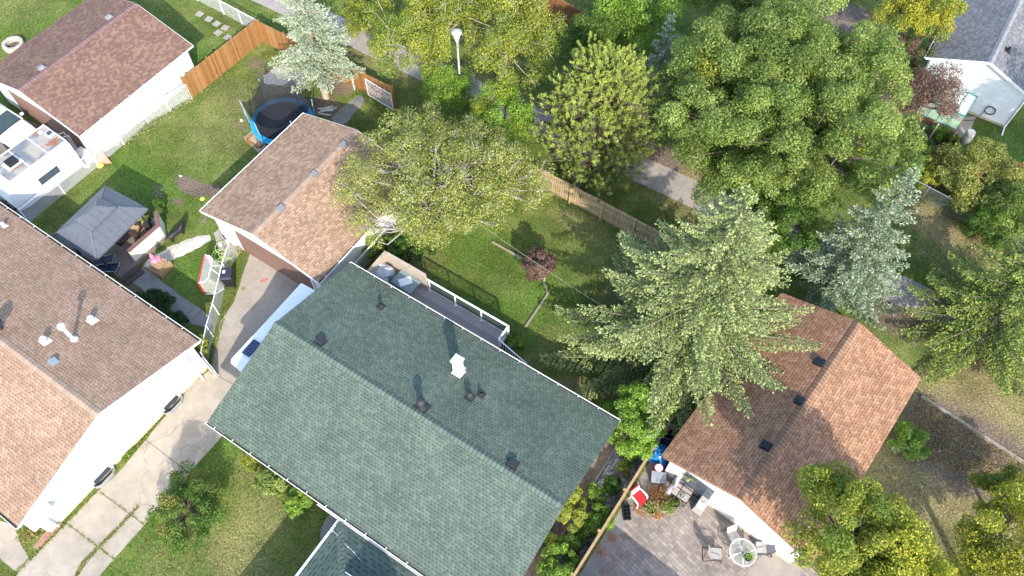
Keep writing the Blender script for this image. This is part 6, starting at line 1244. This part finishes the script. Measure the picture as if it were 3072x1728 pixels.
for a, b, n_ in ((w0, w1, 'ridge_bar'), (v0, v1, 'eave_bar'), (f0, f1, 'sill_bar')): MB().bar(a+ZUP*.02, b+ZUP*.02, .05, .05).build(n_, gf, t)
MB().slab([w0.lerp(w1, .27)+ZUP*.12, w0.lerp(w1, .48)+ZUP*.12, v0.lerp(v1, .48).lerp(w0.lerp(w1, .48), .55)+ZUP*.3, v0.lerp(v1, .27).lerp(w0.lerp(w1, .27), .55)+ZUP*.3], .015).build('roof_vent', gg, t)
for (a, b) in ((f0, f1), (f0, Vector((w0.x, w0.y, .25))), (f1, Vector((w1.x, w1.y, .25)))): MB().bar(Vector((a.x, a.y, .12)), Vector((b.x, b.y, .12)), .2, .24).build('brick_base', pavers('orange brick '+str(round(a.x+b.y, 2)), [(.4, .14, .08), (.5, .2, .1), (.45, .17, .09)], .2, .1), t)
tf = pm('green shade cloth', (.12, .3, .08), .8, 0, .2, 3); MB().slab([Vector((w0.x, w0.y, .3)).lerp(f0, .4), Vector((w1.x, w1.y, .3)).lerp(f1, .4), f1.lerp(Vector((w1.x, w1.y, .25)), .1), f0.lerp(Vector((w0.x, w0.y, .25)), .1)], .02).build('bench_cloth', tf, t)
sheet('house_walk', jag(QP((2893, 350), (2930, 350), (2912, 388), (2876, 420), (2862, 414)), .3, .02, 41), .006, conc_drive)
t = thing('rain_barrel', 'pale grey rain barrel standing on the concrete slabs by the greenhouse', 'barrel', G(2893, 425)); MB().lathe([(.24, 0), (.29, .25), (.3, .45), (.29, .65), (.25, .88), (.22, .9)], (0, 0, 0), 28).build('barrel', pm('grey barrel', (.45, .45, .42), .6, 0, .12), t); MB().lathe([(.001, .92), (.23, .92), (.24, .89)], (0, 0, 0), 28, cap=False).box((0, 0, .925), (.12, .04, .012)).build('lid', pm('barrel lid', (.4, .4, .38), .6), t)
pW = WH['fr'](G(2975, 325, .9)); pts = [(.3-.02, WH['W']/2, 0)]
m = MB(); xw_ = .26; ph = WH['fr'](G(2973, 327, .85)); m.path([(xw_-.03*(i % 3), ph.y+.3*math.cos(i*.5), .85+.3*math.sin(i*.5)) for i in range(50)]+[(xw_-.1, ph.y+.35, .3), (xw_-.4, ph.y+.5, .03), (xw_-1.2, ph.y+1.6, .03)], .02, 6)
wp_ = WH['t'].matrix_basis; tag(m.build('garden_hose', black_pl, loc=WH['t'].location, rz=WH['t'].rotation_euler.z), 'black garden hose coiled on the pale house wall', 'hose')
pd = WH['fr'](G(3013, 348, .9)); MB().tube((.24, .36, .15), (.24, .36, 2.75), .045, 8).bar((.22, .36, .15), (-.5, .3, .08), .08, .06).build('downpipe', white, WH['t'])
for i, (qa, qb) in enumerate((((2813, 373), (2788, 414)), ((2865, 401), (2840, 438)), ((2815, 470), (2800, 500)), ((2752, 405), (2745, 425)))):
    b_ = G(*qb); hh = 1.25; tag(MB().tube((0, 0, 0), (0, 0, hh), .028, 8).lathe([(.032, 0), (.03, .02), (.001, .03)], (0, 0, hh), 8).build('garden_stake', white_metal, loc=b_), ('white garden stake left in front of the greenhouse', 'white garden stake right in front of the greenhouse', 'white garden stake nearest the wire fence', 'short white stake under the big leafy tree')[i], 'stake')
# low vegetable bed plants
for i, (x, y, r_, cols) in enumerate(((2745, 385, .8, GREEN), (2820, 395, .7, BRIGHT), (2770, 440, .9, GREEN), (2860, 445, .5, YELG), (2835, 420, .6, GREEN))):
    deciduous('vegetable_plant', ('low dark green plants left of the garden stakes', 'bright green plants between the two garden stakes', 'green plants below the garden stakes', 'small yellow green plant beside the barrel', 'dark leafy plants in the middle of the garden bed')[i], x, y, .3, r_, .35, cols, 'plant', leaf=.1, nc=26, nl=150, rc=.28, twigs=10, trunk=False, px='Q')
# ================================================================== LOW GROWTH: dry garden, weeds, grass
def inpoly(P, poly):
    x, y = P[:, 0], P[:, 1]; r = np.zeros(len(P), bool); n = len(poly)
    for i in range(n):
        x0, y0 = poly[i][0], poly[i][1]; x1, y1 = poly[(i+1) % n][0], poly[(i+1) % n][1]
        r ^= ((y0 > y) != (y1 > y)) & (x < (x1-x0)*(y-y0)/((y1-y0)+1e-12)+x0)
    return r
def scatter(n, x0, x1, y0, y1): return np.stack([rng.uniform(x0, x1, n), rng.uniform(y0, y1, n)], 1)
def rectpoly(O, rz, L, W, m=0.): 
    ux, uy = math.cos(rz), math.sin(rz); return [(O.x+ux*a-uy*b, O.y+uy*a+ux*b) for a, b in ((-m, -m), (L+m, -m), (L+m, W+m), (-m, W+m))]
keepout = [drv, LANE, pz, QP((-260, 210), (52, 345), (245, 440), (255, 500), (50, 700), (-300, 640)), QP((393, 845), (428, 800), (470, 830), (530, 880), (600, 925), (640, 960), (622, 985), (560, 965), (470, 900)),
    QP((448, 775), (520, 735), (590, 708), (630, 705), (634, 722), (600, 742), (520, 780), (470, 808), (430, 800)), QP((640, 700), (668, 678), (735, 738), (700, 790), (665, 770)), QP((992, 355), (1075, 282), (1098, 300), (1040, 368), (1010, 380)), QP((-60, 1545), (40, 1575), (60, 1630), (90, 1680), (115, 1700), (60, 1728), (-60, 1620)),
    [e1+U*.1, e2, fB, fA], QP((2893, 350), (2930, 350), (2912, 388), (2876, 420), (2862, 414)), QP((409, 791), (357, 832), (176, 722), (305, 612), (462, 655), (499, 709), z=.3), QP((731, 415), (760, 388), (800, 440), (775, 458))]
for S, o_, rz_ in ((GH, wW, ang), (LH, LH['t'].location, angl), (CG, gS, ac), (LG, hS, al), (RH, RH['t'].location, ar), (WH, WH['t'].location, aw_)): keepout.append(rectpoly(o_, rz_, S['L'], S['W'], -.5))
P = scatter(330000, -36, 40, 5, 50); keep = np.ones(len(P), bool)
for k_ in keepout: keep &= ~inpoly(P, k_)
P = P[keep]; ix = np.clip(np.searchsorted(xs, P[:, 0])-1, 0, nx-1); iy = np.clip(np.searchsorted(ys, P[:, 1])-1, 0, ny-1); zn = zone[iy, ix]
kk = rng.random(len(P)) > zn[:, 1]*1.25; P, zn = P[kk], zn[kk]; m_ = len(P); a = rng.uniform(0, 6.283, m_); hh = rng.uniform(.03, .085, m_)*(1+.5*zn[:, 2]); wd = rng.uniform(.012, .03, m_)
b0 = np.concatenate([P, np.zeros((m_, 1))], 1); sd = np.stack([np.cos(a)*wd, np.sin(a)*wd, 0*a], 1); tp = b0+np.stack([rng.normal(size=m_)*.025, rng.normal(size=m_)*.025, hh], 1)
gc = pal([(.05, .1, .015), (.08, .14, .02), (.12, .18, .035), (.17, .21, .05)], rng.random(m_)); dm = rng.random(m_) < zn[:, 0]*.8; gc[dm] = pal([(.22, .18, .07), (.32, .27, .12), (.4, .34, .18)], rng.random(dm.sum()))
o = quads('grass', np.stack([b0-sd, b0+sd, tp], 1), gc, leafm, nv=3); tag(o, 'short mown grass covering all the lawns', 'grass', None, 'stuff')
def weeds(name, label, line, n, wd, cols, hgt=.12, sz=.07):
    k = rng.random(n)*(len(line)-1); i = np.minimum(k.astype(int), len(line)-2); f = (k-i)[:, None]; L = np.array([tuple(p) for p in line]); ps = L[i]*(1-f)+L[i+1]*f+rng.normal(size=(n, 3))*np.array([wd, wd, 0]); clump = (np.sin(k*37.)*np.sin(k*11.3+1) > -.15); ps[:, 2] = rng.random(n)*hgt+.015; ps = ps[clump]; n = len(ps)
    return tag(quads(name, leaf_quads(ps, unit(rng.normal(size=(n, 3))*.7+[0, 0, .6]), sz*rng.uniform(.5, 1.3, n)), pal(cols, rng.random(n)), leafm), label, 'weeds', None, 'stuff')
weeds('weeds', 'weeds growing along the long crack of the driveway', QP((415, 1520), (350, 1590), (300, 1640), (250, 1690), (230, 1728)), 2600, .05, OLIVE, .05, .06)
weeds('weeds', 'weeds at the foot of the white wall beside the driveway', QP((560, 1170), (440, 1310), (375, 1385), (210, 1560), (120, 1650), (50, 1720)), 1500, .06, YELG, .08)
weeds('weeds', 'tuft of bright weeds between the two window wells', QP((372, 1378), (405, 1345)), 500, .06, BRIGHT, .15, .08)
weeds('weeds', 'weeds along the driveway side of the white chain link fence', QP((700, 880), (668, 960), (655, 1010), (640, 1060), (630, 1110)), 900, .06, YELG, .1)
weeds('weeds', 'dry weeds at the left corner of the brown garage door', QP((715, 760), (740, 745), (755, 735)), 700, .12, [(.3, .24, .1), (.22, .2, .07), (.36, .28, .14)], .2)
weeds('weeds', 'weeds in the first cross joint of the driveway', QP((206, 1575), (345, 1680)), 500, .03, OLIVE, .04, .05)
weeds('weeds', 'weeds in the second cross joint of the driveway', QP((300, 1476), (432, 1574)), 350, .03, OLIVE, .04, .05)
weeds('weeds', 'pale wild growth in the gravel behind the chain link fence', QP((360, 425), (420, 385), (470, 355), (555, 300)), 5000, .3, [(.3, .3, .2), (.2, .24, .1), (.4, .38, .3), (.12, .18, .05)], .25, .09)
m_ = 26000; P = scatter(m_, G(2700, 1440).x-2, G(3072, 1450).x+2, G(2900, 1560).y, G(2765, 1190).y+1); k_ = inpoly(P, QP((2763, 1195), (3110, 1420), (3110, 1480), (2950, 1440), (2820, 1400), (2720, 1370), (2680, 1320))); P = P[k_]; m_ = len(P)
ps = np.concatenate([P, rng.random((m_, 1))*.3+.01], 1); cl_ = np.sin(P[:, 0]*3.1+P[:, 1]*2.)*np.sin(P[:, 1]*4.3-P[:, 0]) 
cc = pal([(.2, .135, .07), (.32, .24, .12), (.44, .35, .18), (.25, .18, .1)], rng.random(m_)); gm2 = (cl_ > .35) & (rng.random(m_) < .5); cc[gm2] = pal([(.14, .17, .04), (.2, .22, .06)], rng.random(gm2.sum()))
ps[:, 2] *= .5+.8*(cl_ > 0); o = quads('dry_garden', leaf_quads(ps, unit(rng.normal(size=(m_, 3))), .1*rng.uniform(.5, 1.5, m_), .3), cc, leafm); tag(o, 'withered brown plants filling the garden bed right of the red brown roof', 'dry plants', None, 'stuff')
# planting bed and brick edge by the left house door
brk = pavers('red brick edging', [(.3, .14, .1), (.38, .2, .15), (.34, .17, .12)], .2, .1, (.25, .2, .17), -UA)
sheet('brick_border', QP((100, 1642), (113, 1650), (192, 1572), (168, 1552)), .012, brk)
weeds('ground_cover', 'brown and yellow plants in the bed below the left house eave', QP((85, 1610), (150, 1545)), 1500, .22, [(.3, .22, .1), (.2, .13, .08), (.26, .28, .06), (.1, .08, .05)], .3, .1)
weeds('fallen_twigs', 'fallen yellow leaves scattered on the lawn under the olive tree', QP((1250, 830), (1350, 780), (1480, 700)), 500, .9, GOLD, .02, .07)
# ================================================================== neighbour's house south of the patio (outside the frame): its eave shades the paving
sA, sB = G(1826, 1568), G(2030, 1728); hS_ = 3.0; sA = sA+Vector((.36, -1.47, 0))*hS_; sB = sB+Vector((.36, -1.47, 0))*hS_
dS = (sB-sA).normalized(); rS = math.atan2(dS.y, dS.x); nS = Vector((-dS.y, dS.x, 0))
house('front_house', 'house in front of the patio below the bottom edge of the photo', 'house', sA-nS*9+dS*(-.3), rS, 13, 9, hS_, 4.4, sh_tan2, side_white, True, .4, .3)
